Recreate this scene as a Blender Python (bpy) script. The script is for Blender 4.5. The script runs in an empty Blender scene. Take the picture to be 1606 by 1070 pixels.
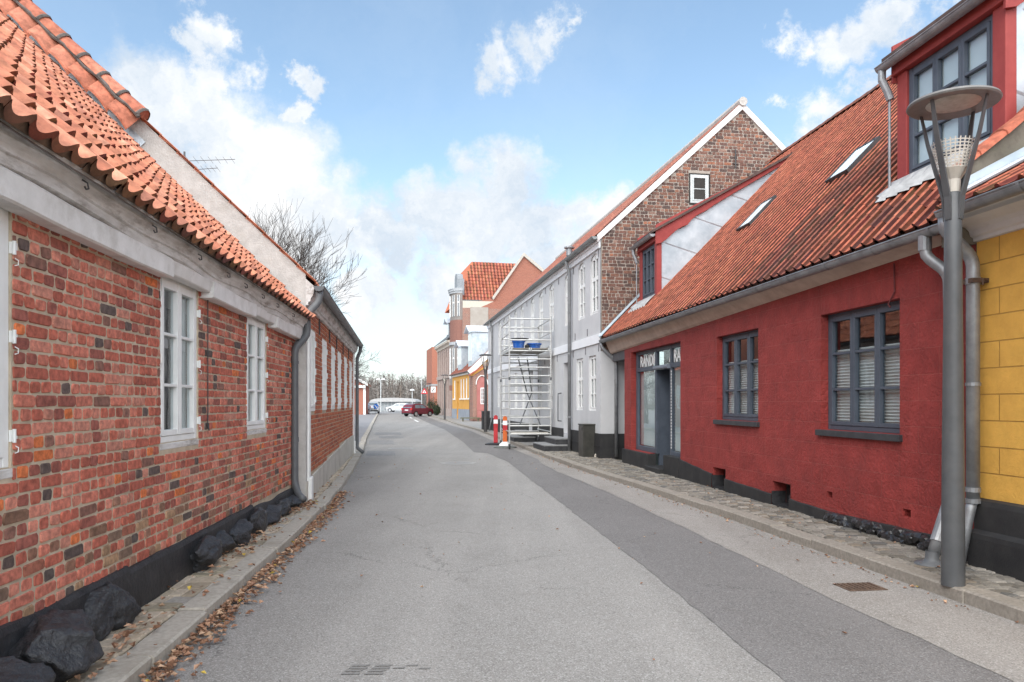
import bpy, bmesh, math, random
from mathutils import Vector, Matrix, noise as mnoise
RND = random.Random(7)
R = math.radians
C = bpy.context.scene.collection
sc = bpy.context.scene

# ------------------------------------------------------------------ camera, sky, sun, exposure
cam = bpy.data.cameras.new("camera"); camo = bpy.data.objects.new("camera", cam); C.objects.link(camo)
camo.location = (0, 0, 1.55); camo.rotation_euler = (R(90), 0, 0)
cam.sensor_width = 36; cam.lens = 36 * 1200 / 1606; cam.shift_y = 97 / 1606
cam.clip_start = 0.05; cam.clip_end = 3000
sc.camera = camo
sc.view_settings.view_transform = 'Standard'; sc.view_settings.look = 'None'
sc.view_settings.exposure = 0.12; sc.view_settings.gamma = 1
sc.render.engine = 'CYCLES'
sc.cycles.use_denoising = True
sc.cycles.max_bounces = 6; sc.cycles.transparent_max_bounces = 12

SUN_EL, SUN_AZ = 48, 205          # azimuth clockwise from +Y
world = bpy.data.worlds.new("World"); sc.world = world; world.use_nodes = True
def build_world():
    nt = world.node_tree; N = nt.nodes; L = nt.links
    bg = N['Background']; bg.inputs['Strength'].default_value = 0.15
    sky = N.new('ShaderNodeTexSky'); sky.sky_type = 'NISHITA'; sky.sun_disc = False
    sky.sun_elevation = R(SUN_EL); sky.sun_rotation = R(SUN_AZ); sky.air_density = 1.0; sky.dust_density = 0.6; sky.ozone_density = 1.6
    tc = N.new('ShaderNodeTexCoord')
    def math_(op, a, b=None, c=None, clamp=False):
        n = N.new('ShaderNodeMath'); n.operation = op; n.use_clamp = clamp
        for i, x in enumerate((a, b, c)):
            if x is None: continue
            if isinstance(x, (int, float)): n.inputs[i].default_value = x
            else: L.new(x, n.inputs[i])
        return n.outputs[0]
    def noise(scale, detail, rough, vec):
        n = N.new('ShaderNodeTexNoise'); n.inputs['Scale'].default_value = scale
        n.inputs['Detail'].default_value = detail; n.inputs['Roughness'].default_value = rough
        L.new(vec, n.inputs['Vector']); return n
    def mix(f, a, b):
        n = N.new('ShaderNodeMix'); n.data_type = 'RGBA'
        for i, x in ((0, f), (6, a), (7, b)):
            if isinstance(x, tuple): n.inputs[i].default_value = (*x, 1)
            elif isinstance(x, (int, float)): n.inputs[i].default_value = x
            else: L.new(x, n.inputs[i])
        return n.outputs[2]
    def mixm(a, c):
        n = N.new('ShaderNodeVectorMath'); n.operation = 'MULTIPLY'; L.new(a, n.inputs[0]); n.inputs[1].default_value = c; return n.outputs[0]
    d = tc.outputs['Generated']
    sep = N.new('ShaderNodeSeparateXYZ'); L.new(d, sep.inputs[0])
    # perturbed direction makes the cloud outlines billow
    n1 = noise(5.0, 9, 0.66, d)
    sub = N.new('ShaderNodeVectorMath'); sub.operation = 'SUBTRACT'; L.new(n1.outputs['Color'], sub.inputs[0]); sub.inputs[1].default_value = (.5, .5, .5)
    scl = N.new('ShaderNodeVectorMath'); scl.operation = 'SCALE'; L.new(sub.outputs[0], scl.inputs[0]); scl.inputs['Scale'].default_value = 0.22
    add = N.new('ShaderNodeVectorMath'); add.operation = 'ADD'; L.new(d, add.inputs[0]); L.new(scl.outputs[0], add.inputs[1])
    pd = add.outputs[0]
    blobs = [(780,92,36),(815,85,46),(858,72,48),(900,60,42),(925,62,26),(890,38,22),
             (1235,82,40),(1290,72,50),(1345,60,48),(1400,38,50),(1440,12,40),
             (1300,190,46),(1265,222,54),(1350,145,40),(1225,215,30),
             (345,70,40),(305,88,30),(375,112,42),(330,140,46),(450,128,26),
             (230,205,85),(330,235,92),(430,290,100),(520,345,92),(600,370,66),(440,185,24),(400,350,110),
             (700,340,74),(790,290,70),(770,340,84),(850,360,80),(890,335,56),(960,350,62),(1010,400,90),
             (545,480,34),(585,455,26),(700,430,60),(900,430,90),(470,400,60)]
    m = None; mm = None
    for (u, v, r) in blobs:
        c = Vector(((u-803)/1200, 1, (632-v)/1200)); ln = c.length; c.normalize()
        vd = N.new('ShaderNodeVectorMath'); vd.operation = 'DISTANCE'; L.new(pd, vd.inputs[0]); vd.inputs[1].default_value = c
        rr = r/1200/ln
        k = math_('MULTIPLY_ADD', vd.outputs['Value'], -1/rr, 1.0 + 0.20)
        m = k if m is None else math_('MAXIMUM', m, k)
    n4 = noise(8.5, 7, 0.62, d); m = math_('ADD', m, math_('MULTIPLY_ADD', n4.outputs['Fac'], 1.3, -0.66))
    # fill-light clouds added out of the frame: overhead, behind and low on the horizon
    n2 = noise(1.9, 6, 0.58, pd)
    behind = math_('MULTIPLY_ADD', sep.outputs['Y'], -1.1, -0.03)
    up = math_('MULTIPLY_ADD', sep.outputs['Z'], 1.3, -0.98)
    cover = math_('MULTIPLY', math_('MAXIMUM', behind, up), 1.5)
    cover = math_('ADD', cover, math_('MULTIPLY_ADD', n2.outputs['Fac'], 1.6, -0.8))
    m = math_('MAXIMUM', m, math_('MINIMUM', cover, 1.0))
    mask = N.new('ShaderNodeMapRange'); mask.interpolation_type = 'SMOOTHSTEP'
    L.new(m, mask.inputs[0]); mask.inputs[1].default_value = -0.06; mask.inputs[2].default_value = 0.62
    # cloud light: bright tops, faint blue-grey body
    n3 = noise(6.0, 8, 0.6, pd)
    shade = N.new('ShaderNodeMapRange'); L.new(n3.outputs['Fac'], shade.inputs[0])
    shade.inputs[1].default_value = 0.38; shade.inputs[2].default_value = 0.585
    cloud = mix(shade.outputs[0], (4.35, 4.95, 5.65), (6.55, 6.65, 6.75))
    bright = math_('MULTIPLY_ADD', math_('MAXIMUM', sep.outputs['Y'], -1.0), -1.5, 1.1, clamp=False)
    gain = math_('ADD', 1.0, math_('MAXIMUM', bright, 0.0))  # extra cloud brightness overhead and behind the camera, added as fill light
    g = N.new('ShaderNodeVectorMath'); g.operation = 'SCALE'; L.new(cloud, g.inputs[0]); L.new(gain, g.inputs['Scale'])
    # thin veil near the horizon
    veil = N.new('ShaderNodeMapRange'); veil.interpolation_type = 'SMOOTHSTEP'
    L.new(sep.outputs['Z'], veil.inputs[0]); veil.inputs[1].default_value = 0.30; veil.inputs[2].default_value = -0.02
    veil.inputs[3].default_value = 0.0; veil.inputs[4].default_value = 0.8
    hs = N.new('ShaderNodeHueSaturation'); hs.inputs['Saturation'].default_value = 1.0; hs.inputs['Value'].default_value = 1.0
    L.new(sky.outputs[0], hs.inputs['Color'])
    blue = N.new('ShaderNodeVectorMath'); blue.operation = 'SCALE'; L.new(mixm(hs.outputs[0], (1.14,1.12,1.0)), blue.inputs[0]); blue.inputs['Scale'].default_value = 1.5
    wisp = noise(3.2, 6, 0.62, pd)
    wv = math_('MULTIPLY', math_('MULTIPLY_ADD', wisp.outputs['Fac'], 2.2, -0.95, clamp=True), 0.25)
    base = mix(wv, blue.outputs[0], (5.2, 6.0, 6.8))
    base = mix(veil.outputs[0], base, (4.9, 5.5, 6.1))
    out = mix(mask.outputs[0], base, g.outputs[0])
    L.new(out, bg.inputs['Color'])
    world.cycles.sampling_method = 'MANUAL'; world.cycles.sample_map_resolution = 512
build_world()
sun = bpy.data.lights.new("sun", 'SUN'); sun.energy = 2.2; sun.angle = R(50); sun.color = (1, .955, .9)
suno = bpy.data.objects.new("sun", sun); C.objects.link(suno)
suno.rotation_euler = (R(90 - SUN_EL), 0, R(180 - SUN_AZ))

# ------------------------------------------------------------------ materials
def _nt(name):
    m = bpy.data.materials.new(name); m.use_nodes = True
    return m, m.node_tree.nodes, m.node_tree.links
def _noise(N, L, vec, scale, detail=6, rough=.6):
    n = N.new('ShaderNodeTexNoise'); n.inputs['Scale'].default_value = scale; n.inputs['Detail'].default_value = detail
    n.inputs['Roughness'].default_value = rough; L.new(vec, n.inputs['Vector']); return n
def _mix(N, L, f, a, b, blend='MIX'):
    n = N.new('ShaderNodeMix'); n.data_type = 'RGBA'; n.blend_type = blend
    for i, x in ((0, f), (6, a), (7, b)):
        if isinstance(x, (tuple, list)): n.inputs[i].default_value = (*x[:3], 1)
        elif isinstance(x, (int, float)): n.inputs[i].default_value = x
        else: L.new(x, n.inputs[i])
    return n.outputs[2]
def _range(N, L, x, a, b, c=0., d=1.):
    n = N.new('ShaderNodeMapRange'); L.new(x, n.inputs[0])
    for i, v in enumerate((a, b, c, d)): n.inputs[i+1].default_value = v
    return n.outputs[0]
def M(name, c1, c2=None, rough=.8, scale=6, bump=.15, bscale=60, metallic=0, attr=False, stain=None, sscale=1.2, samt=.6, spec=.35, stretch=None, lo=.35, hi=.65, bdist=.01):
    """noise-mottled paint, stone or metal; stain = a third colour in broad irregular patches"""
    m, N, L = _nt(name); b = N['Principled BSDF']
    tc = N.new('ShaderNodeTexCoord'); vec = tc.outputs['Object']
    if stretch:
        mp = N.new('ShaderNodeMapping'); mp.inputs['Scale'].default_value = stretch; L.new(vec, mp.inputs[0]); vec = mp.outputs[0]
    n1 = _noise(N, L, vec, scale); f = _range(N, L, n1.outputs['Fac'], lo, hi)
    if attr:
        a = N.new('ShaderNodeAttribute'); a.attribute_name = 'Col'
        k = _mix(N, L, f, (.66,)*3, (1.26,)*3); col = _mix(N, L, 1.0, a.outputs['Color'], k, 'MULTIPLY')
    else:
        col = _mix(N, L, f, c1, c2 or tuple(x*1.25 for x in c1))
    if stain:
        n3 = _noise(N, L, vec, sscale, 8, .7); g = _range(N, L, n3.outputs['Fac'], .5, .68, 0, samt); col = _mix(N, L, g, col, stain)
    L.new(col, b.inputs['Base Color'])
    b.inputs['Roughness'].default_value = rough; b.inputs['Metallic'].default_value = metallic; b.inputs['Specular IOR Level'].default_value = spec
    if bump:
        n2 = _noise(N, L, vec, bscale, 5, .65); bp = N.new('ShaderNodeBump'); bp.inputs['Strength'].default_value = bump; bp.inputs['Distance'].default_value = bdist
        L.new(n2.outputs['Fac'], bp.inputs['Height']); L.new(bp.outputs[0], b.inputs['Normal'])
    return m
def BR(name, axes, bw, rh, mort, c1, c2, cm, rough=.85, bump=.4, offset=.5, nscale=14, namt=.3, stain=None, bdist=.01, fine=55, fbump=.25, bias=0.):
    """coursed masonry on the plane given by axes ('yz' or 'xz')"""
    m, N, L = _nt(name); b = N['Principled BSDF']
    tc = N.new('ShaderNodeTexCoord'); s = N.new('ShaderNodeSeparateXYZ'); L.new(tc.outputs['Object'], s.inputs[0])
    cb = N.new('ShaderNodeCombineXYZ'); ix = 'xyz'
    L.new(s.outputs[ix.index(axes[0])], cb.inputs[0]); L.new(s.outputs[ix.index(axes[1])], cb.inputs[1])
    nd = _noise(N, L, tc.outputs['Object'], 3, 4); 
    bt = N.new('ShaderNodeTexBrick'); bt.offset = offset
    L.new(cb.outputs[0], bt.inputs['Vector'])
    bt.inputs['Color1'].default_value = (*c1, 1); bt.inputs['Color2'].default_value = (*c2, 1); bt.inputs['Mortar'].default_value = (*cm, 1)
    bt.inputs['Scale'].default_value = 1; bt.inputs['Mortar Size'].default_value = mort; bt.inputs['Brick Width'].default_value = bw; bt.inputs['Row Height'].default_value = rh
    bt.inputs['Mortar Smooth'].default_value = .4; bt.inputs['Bias'].default_value = bias
    n1 = _noise(N, L, tc.outputs['Object'], nscale); f = _range(N, L, n1.outputs['Fac'], .3, .7)
    col = _mix(N, L, 1.0, bt.outputs['Color'], _mix(N, L, f, (1-namt,)*3, (1+namt,)*3), 'MULTIPLY')
    if stain:
        n3 = _noise(N, L, tc.outputs['Object'], 1.1, 8, .7); g = _range(N, L, n3.outputs['Fac'], .5, .7, 0, .6); col = _mix(N, L, g, col, stain)
    L.new(col, b.inputs['Base Color']); b.inputs['Roughness'].default_value = rough; b.inputs['Specular IOR Level'].default_value = .3
    n2 = _noise(N, L, tc.outputs['Object'], fine, 5, .65)
    h = N.new('ShaderNodeMath'); h.operation = 'MULTIPLY_ADD'; L.new(bt.outputs['Fac'], h.inputs[0]); h.inputs[1].default_value = -1
    k = N.new('ShaderNodeMath'); k.operation = 'MULTIPLY'; L.new(n2.outputs['Fac'], k.inputs[0]); k.inputs[1].default_value = fbump * 4
    L.new(k.outputs[0], h.inputs[2])
    bp = N.new('ShaderNodeBump'); bp.inputs['Strength'].default_value = bump; bp.inputs['Distance'].default_value = bdist
    L.new(h.outputs[0], bp.inputs['Height']); L.new(bp.outputs[0], b.inputs['Normal'])
    return m
def GLASS(name, tint=(.75, .82, .84), refl=1.0, base=.06):
    m, N, L = _nt(name); N.remove(N['Principled BSDF']); out = N['Material Output']
    tr = N.new('ShaderNodeBsdfTransparent'); tr.inputs[0].default_value = (*tint, 1)
    gl = N.new('ShaderNodeBsdfGlossy'); gl.inputs['Roughness'].default_value = .02; gl.inputs[0].default_value = (1, 1, 1, 1)
    fr = N.new('ShaderNodeFresnel'); ge = N.new('ShaderNodeNewGeometry'); L.new(_range(N, L, ge.outputs['Backfacing'], 0, 1, 1.5, 1/1.5), fr.inputs[0])
    k = N.new('ShaderNodeMath'); k.operation = 'MULTIPLY_ADD'; k.use_clamp = True; L.new(fr.outputs[0], k.inputs[0]); k.inputs[1].default_value = refl; k.inputs[2].default_value = base
    tc = N.new('ShaderNodeTexCoord'); n = _noise(N, L, tc.outputs['Object'], 2.2, 2); bp = N.new('ShaderNodeBump'); bp.inputs['Strength'].default_value = .12; bp.inputs['Distance'].default_value = .01
    L.new(n.outputs['Fac'], bp.inputs['Height']); L.new(bp.outputs[0], gl.inputs['Normal'])
    mx = N.new('ShaderNodeMixShader'); L.new(k.outputs[0], mx.inputs[0]); L.new(tr.outputs[0], mx.inputs[1]); L.new(gl.outputs[0], mx.inputs[2]); L.new(mx.outputs[0], out.inputs[0])
    return m
brick_near = M('old_red_brick', (1,)*3, rough=.85, attr=True, scale=26, bump=.5, bscale=90)
mortar_m = M('lime_mortar', (.43,.345,.25), (.56,.465,.35), rough=.95, scale=9, bump=.5, bscale=80, stain=(.33,.27,.21))
tile_m = M('clay_pantile', (1,)*3, rough=.75, attr=True, scale=11, bump=.25, bscale=70)
plaster = M('whitewashed_plaster', (.54,.51,.48), (.74,.72,.70), rough=.9, scale=6, bump=.6, bscale=18, stain=(.25,.21,.18), sscale=4.2, samt=.9, bdist=.02, stretch=(1.6,.55,2.2))
plaster_gable = M('rough_gable_plaster', (.44,.42,.395), (.55,.53,.50), rough=.95, scale=7, bump=.5, bscale=35, stain=(.40,.37,.33), sscale=4, samt=.5, bdist=.02)
white_paint = M('white_paint', (.74,.74,.72), (.82,.82,.80), rough=.5, scale=5, bump=.08)
black_paint = M('black_tar_paint', (.018,.018,.02), (.035,.035,.037), rough=.55, scale=7, bump=.6, bscale=22, spec=.4, bdist=.02)
rock_paint = M('tarred_boulder', (.020,.021,.024), (.042,.043,.047), rough=.5, scale=5, bump=.9, bscale=9, spec=.45, bdist=.05)
zinc = M('weathered_zinc', (.24,.25,.26), (.36,.37,.38), rough=.5, metallic=.55, scale=5, bump=.05, stain=(.20,.19,.18), sscale=3)
zinc_light = M('pale_zinc_sheet', (.40,.46,.50), (.58,.63,.66), rough=.42, metallic=.45, scale=2.5, bump=.05, stain=(.30,.36,.40), sscale=1.6)
zinc_white = M('bright_zinc_sheet', (.62,.68,.74), (.74,.79,.84), rough=.5, metallic=.1, scale=2.5, bump=.05)
grey_metal = M('grey_painted_metal', (.10,.105,.11), (.13,.135,.14), rough=.45, scale=6, bump=.05)
dark_metal = M('dark_metal', (.05,.05,.05), (.075,.07,.07), rough=.55, scale=9, bump=.1)
alu = M('aluminium_tube', (.50,.50,.485), (.60,.60,.58), rough=.4, metallic=.5, scale=12, bump=.03)
glass = GLASS('window_glass'); glass_sky = GLASS('roof_window_glass', refl=1.6, base=.25)
glass_roof = GLASS('skylight_glass', tint=(.9,.93,.94), refl=.35, base=.02)
glass_shop = GLASS('shop_glass', refl=1.0, base=.16)
room_dark = M('dim_room', (.03,.028,.026), (.06,.055,.05), rough=.9, scale=1.5, bump=0)
curtain = M('net_curtain', (.42,.42,.40), (.58,.58,.56), rough=.9, scale=9, bump=.3, bscale=14, stretch=(1, 6, .4))
blind_m = M('pleated_blind', (.66,.64,.61), (.74,.72,.70), rough=.8, scale=4, bump=0)
frost = M('frosted_film', (.58,.63,.60), (.70,.74,.71), rough=.55, scale=1.2, bump=0)
red_stucco = BR('red_limewash', 'yz', .62, .262, .004, (.275,.040,.034), (.30,.046,.039), (.36,.085,.07), rough=.66, bump=.9, nscale=4, namt=.21, bdist=.012, fine=22, fbump=.6, stain=(.20,.040,.036))
red_paint = M('red_timber_paint', (.27,.042,.038), (.32,.055,.048), rough=.6, scale=6, bump=.15)
yellow_stucco = BR('yellow_limewash', 'yz', .58, .232, .007, (.68,.37,.075), (.72,.40,.082), (.40,.21,.045), rough=.75, bump=.7, nscale=6, namt=.10, bdist=.01, fine=40, fbump=.25, stain=(.58,.30,.06))
blue_paint = M('slate_blue_paint', (.064,.078,.10), (.085,.101,.127), rough=.5, scale=5, bump=.08)
grey_render = M('pale_grey_render', (.52,.522,.525), (.57,.57,.57), rough=.85, scale=2, bump=.2, bscale=40, stain=(.45,.452,.455), sscale=.8, samt=.4)
grey_white = M('white_band_paint', (.76,.77,.78), (.82,.83,.84), rough=.7, scale=2, bump=.08)
plinth_grey = M('dark_plinth_paint', (.022,.022,.023), (.038,.037,.036), rough=.65, scale=4, bump=.2)
fascia_m = M('weathered_fascia', (.46,.36,.29), (.56,.45,.37), rough=.8, scale=5, bump=.2, stain=(.33,.25,.2))
granite = M('granite_kerb', (.22,.195,.165), (.32,.288,.245), rough=.85, scale=30, bump=.3, bscale=90, stain=(.20,.18,.15), sscale=2)
setts_m = M('granite_setts', (1,)*3, rough=.8, attr=True, scale=30, bump=.25, bscale=70, lo=.2, hi=.8)
joint_m = M('mossy_joint', (.045,.043,.032), (.08,.076,.055), rough=.95, scale=12, bump=.4)
concrete = M('worn_concrete', (.36,.34,.30), (.46,.44,.40), rough=.9, scale=7, bump=.25)

# ------------------------------------------------------------------ mesh helpers
class MB:
    def __init__(s): s.v = []; s.f = []; s.c = []; s.m = []; s.cuts = []
    def cut(s): s.cuts.append((len(s.v), len(s.f))); return s          # what follows becomes an object of its own
    def add(s, vs, fs, col=None, mi=0):
        o = len(s.v); s.v.extend(tuple(p) for p in vs)
        for f in fs: s.f.append([o+i for i in f]); s.c.append(col); s.m.append(mi)
        return s
    def box(s, x0, x1, y0, y1, z0, z1, col=None, mi=0):
        return s.add([(x0,y0,z0),(x1,y0,z0),(x1,y1,z0),(x0,y1,z0),(x0,y0,z1),(x1,y0,z1),(x1,y1,z1),(x0,y1,z1)],
              [(3,2,1,0),(4,5,6,7),(0,1,5,4),(1,2,6,5),(2,3,7,6),(3,0,4,7)], col, mi)
    def pbox(s, P, a0, a1, b0, b1, d0, d1, col=None, mi=0):
        vs = [P(a,b,d) for d in (d0,d1) for (a,b) in ((a0,b0),(a1,b0),(a1,b1),(a0,b1))]
        return s.add(vs, [(3,2,1,0),(4,5,6,7),(0,1,5,4),(1,2,6,5),(2,3,7,6),(3,0,4,7)], col, mi)
    def poly(s, pts, col=None, mi=0): return s.add(pts, [tuple(range(len(pts)))], col, mi)
    def prism(s, pts, off, col=None, mi=0):
        n = len(pts); q = [tuple(Vector(p)+Vector(off)) for p in pts]
        return s.add(list(pts)+q, [tuple(range(n))[::-1], tuple(range(n,2*n))]+[(i,(i+1)%n,n+(i+1)%n,n+i) for i in range(n)], col, mi)
    def tube(s, pts, r, n=8, cap=True, col=None, mi=0):
        pts = [Vector(p) for p in pts]; rs = r if isinstance(r, (list, tuple)) else [r]*len(pts); o = len(s.v)
        up0 = None
        for i, p in enumerate(pts):
            t = (pts[min(i+1,len(pts)-1)]-pts[max(i-1,0)]).normalized()
            if up0 is None: up0 = Vector((0,0,1)) if abs(t.z) < .9 else Vector((1,0,0))
            x = t.cross(up0); x = x.normalized() if x.length > 1e-6 else t.orthogonal().normalized()
            y = x.cross(t); up0 = y
            for k in range(n):
                a = 2*math.pi*k/n; s.v.append(tuple(p + (x*math.cos(a)+y*math.sin(a))*rs[i]))
        for i in range(len(pts)-1):
            for k in range(n):
                s.f.append([o+i*n+k, o+i*n+(k+1)%n, o+(i+1)*n+(k+1)%n, o+(i+1)*n+k]); s.c.append(col); s.m.append(mi)
        if cap:
            s.f.append([o+k for k in range(n)][::-1]); s.c.append(col); s.m.append(mi)
            e = o+(len(pts)-1)*n; s.f.append([e+k for k in range(n)]); s.c.append(col); s.m.append(mi)
        return s
    def lathe(s, c, prof, n=24, col=None, mi=0):
        o = len(s.v)
        for (r, z) in prof:
            for k in range(n):
                a = 2*math.pi*k/n; s.v.append((c[0]+r*math.cos(a), c[1]+r*math.sin(a), c[2]+z))
        for i in range(len(prof)-1):
            for k in range(n):
                s.f.append([o+i*n+k, o+i*n+(k+1)%n, o+(i+1)*n+(k+1)%n, o+(i+1)*n+k]); s.c.append(col); s.m.append(mi)
        return s
    def extr(s, P, prof, a0, a1, step=None, jit=0, col=None, mi=0, caps=True, seed=0):
        """extrude a (d,b) profile along a"""
        n = max(1, int(math.ceil((a1-a0)/step))) if step else 1; o = len(s.v); k = len(prof)
        for i in range(n+1):
            a = a0+(a1-a0)*i/n
            for j, (d, b) in enumerate(prof):
                e = mnoise.noise((a*1.3+seed, d*3, b*3))*jit; s.v.append(tuple(P(a, b+e, d+e*.7)))
        for i in range(n):
            for j in range(k-1): s.f.append([o+i*k+j, o+i*k+j+1, o+(i+1)*k+j+1, o+(i+1)*k+j]); s.c.append(col); s.m.append(mi)
        if caps:
            s.f.append([o+j for j in range(k)]); s.c.append(col); s.m.append(mi)
            s.f.append([o+n*k+j for j in range(k)][::-1]); s.c.append(col); s.m.append(mi)
        return s
    def build(s, name, mats, parent=None, loc=(0,0,0), smooth=False, bevel=0, rot=None):
        if s.cuts:
            pts = [(0,0)]+[c for c in s.cuts if 0 < c[1] < len(s.f)]+[(len(s.v),len(s.f))]; out = []
            for (v0,f0),(v1,f1) in zip(pts, pts[1:]):
                if f1 == f0: continue
                q = MB(); q.v = s.v[v0:v1]; q.f = [[i-v0 for i in f] for f in s.f[f0:f1]]; q.c = s.c[f0:f1]; q.m = s.m[f0:f1]; out.append(q.build(name, mats, parent, loc, smooth, bevel, rot))
            return out[0]
        me = bpy.data.meshes.new(name); me.from_pydata(s.v, [], s.f)
        if not isinstance(mats, (list, tuple)): mats = [mats]
        for m in mats: me.materials.append(m)
        if len(mats) > 1: me.polygons.foreach_set('material_index', s.m)
        if any(c is not None for c in s.c):
            ca = me.color_attributes.new('Col', 'FLOAT_COLOR', 'CORNER'); buf = []
            for f, c in zip(s.f, s.c):
                c = c or (.5,.5,.5); buf.extend((c[0],c[1],c[2],1.)*len(f))
            ca.data.foreach_set('color', buf)
        if smooth: me.polygons.foreach_set('use_smooth', [True]*len(me.polygons))
        me.update()
        o = bpy.data.objects.new(name, me); C.objects.link(o)
        if parent: o.parent = parent
        o.location = loc
        if rot: o.rotation_euler = rot
        if bevel:
            b = o.modifiers.new('edge', 'BEVEL'); b.width = bevel; b.segments = 2; b.limit_method = 'ANGLE'
        return o
def thing(name, label, cat, loc=(0,0,0), rz=0, group=None):
    o = bpy.data.objects.new(name, None); C.objects.link(o); o.location = loc; o.rotation_euler = (0,0,R(rz))
    tag(o, label, cat, group); return o
def tag(o, label, cat, group=None):
    o['label'] = label; o['category'] = cat
    if group: o['group'] = group
    return o
def struct(o, k='structure'): o['kind'] = k; return o
def copy_tree(o, parent=None):
    c = o.copy(); C.objects.link(c); c.parent = parent
    for ch in list(o.children): copy_tree(ch, c)
    return c
PLD = lambda a, b, d: (d, a, b-.0085*max(0, a-3))
PLC = lambda a, b, d: (d, a, b-.0135*max(0, a-3))
PL = lambda a, b, d: (d, a, b)        # facade on the left of the street, outward +x
PR = lambda a, b, d: (-d, a, b)       # facade on the right, outward -x
def PG(y0): return lambda a, b, d: (a, y0-d, b)   # gable facing the camera
def wall(mb, P, a0, a1, b0, b1, holes=(), reveal=.12, mi=0, col=None, rmi=None):      # hole = a0, a1, b0, b1, depth, edges without a reveal
    A = sorted({a0, a1, *[min(max(h[i],a0),a1) for h in holes for i in (0,1)]}); B = sorted({b0, b1, *[min(max(h[i],b0),b1) for h in holes for i in (2,3)]})
    for i in range(len(A)-1):
        for j in range(len(B)-1):
            ca, cb = (A[i]+A[i+1])/2, (B[j]+B[j+1])/2
            if any(h[0] < ca < h[1] and h[2] < cb < h[3] for h in holes): continue
            mb.add([P(A[i],B[j],0),P(A[i+1],B[j],0),P(A[i+1],B[j+1],0),P(A[i],B[j+1],0)], [(0,1,2,3)], col, mi)
    for h in holes:
        q = [(h[0],h[2]),(h[1],h[2]),(h[1],h[3]),(h[0],h[3])]; rv = h[4] if len(h) > 4 else reveal
        for k in range(4):
            if len(h) > 5 and k in h[5]: continue
            p, n = q[k], q[(k+1)%4]
            mb.add([P(*p,0),P(*n,0),P(*n,-rv),P(*p,-rv)], [(0,1,2,3)], col, mi if rmi is None else rmi)
PAL = [((.46,.130,.085),6),((.53,.175,.12),5),((.40,.112,.075),5),((.57,.22,.155),3),((.31,.10,.075),3),((.62,.17,.06),1.4),((.50,.21,.15),2),((.12,.085,.075),.7),((.25,.12,.09),1.5)]
DIRT = [((.24,.13,.085),3),((.30,.15,.10),3),((.36,.13,.085),2),((.19,.12,.085),2),((.36,.22,.13),1.2),((.11,.085,.075),1)]
def pick(pal, rnd):
    t = rnd.random()*sum(w for _, w in pal)
    for c, w in pal:
        t -= w
        if t <= 0: break
    k = rnd.uniform(.88, 1.12); return tuple(x*k for x in c)
def bricks(mb, P, a0, a1, b0, b1, holes=(), course=.075, hl=.114, sl=.228, pal=PAL, seed=1, keep=None, proud=.007, joint=.0062, jit=.004, bev=.004, header_mix=.05, dirt=0):
    rnd = random.Random(seed); n = int(round((b1-b0)/course)); ch = (b1-b0)/n
    for r in range(n):
        zb, zt = b0+r*ch, b0+(r+1)*ch; zc = (zb+zt)/2
        segs = [(a0, a1)]
        for h in holes:
            if h[2]-.02 < zc < h[3]+.02:
                ns = []
                for (p, q) in segs:
                    if h[1] <= p or h[0] >= q: ns.append((p, q)); continue
                    if h[0] > p+.02: ns.append((p, h[0]))
                    if h[1] < q-.02: ns.append((h[1], q))
                segs = ns
        for (p, q) in segs:
            a = p - rnd.uniform(0, sl*.5)
            while a < q-.01:
                hd = (r % 2 == 0)
                if rnd.random() < (header_mix if hd else header_mix+.06): hd = not hd
                w = (hl if hd else sl)*rnd.uniform(.94, 1.06)
                x0, x1 = max(a, p), min(a+w, q); a += w
                if x1-x0 < .03: continue
                if keep and not keep((x0+x1)/2, zc): continue
                j = lambda s=jit: rnd.uniform(-s, s)
                X0, X1, Z0, Z1 = x0+joint*1.25, x1-joint*1.25, zb+joint, zt-joint; c = min(.011, (X1-X0)*.25); cx, cz = (X0+X1)/2, zc
                g = [(X0+c+j(),Z0+j()),(X1-c+j(),Z0+j()),(X1+j(),Z0+c+j()),(X1+j(),Z1-c+j()),(X1-c+j(),Z1+j()),(X0+c+j(),Z1+j()),(X0+j(),Z1-c+j()),(X0+j(),Z0+c+j())]
                pr = max(.003, proud+rnd.uniform(-.004, .004)); kx, kz = 1-2*bev/max(.02, X1-X0), 1-2*bev/(Z1-Z0)
                f = [(cx+(u-cx)*kx, cz+(v-cz)*kz) for u, v in g]
                mb.add([P(u,v,-.001) for u,v in g]+[P(u,v,pr+rnd.uniform(-.0015,.0015)) for u,v in f], [tuple(range(8,16))]+[(k,(k+1)%8,8+(k+1)%8,8+k) for k in range(8)], pick(DIRT if dirt and rnd.random() < dirt*max(0, 1.15-zc+.2*mnoise.noise((x0,0,0))) else pal, rnd))
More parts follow.
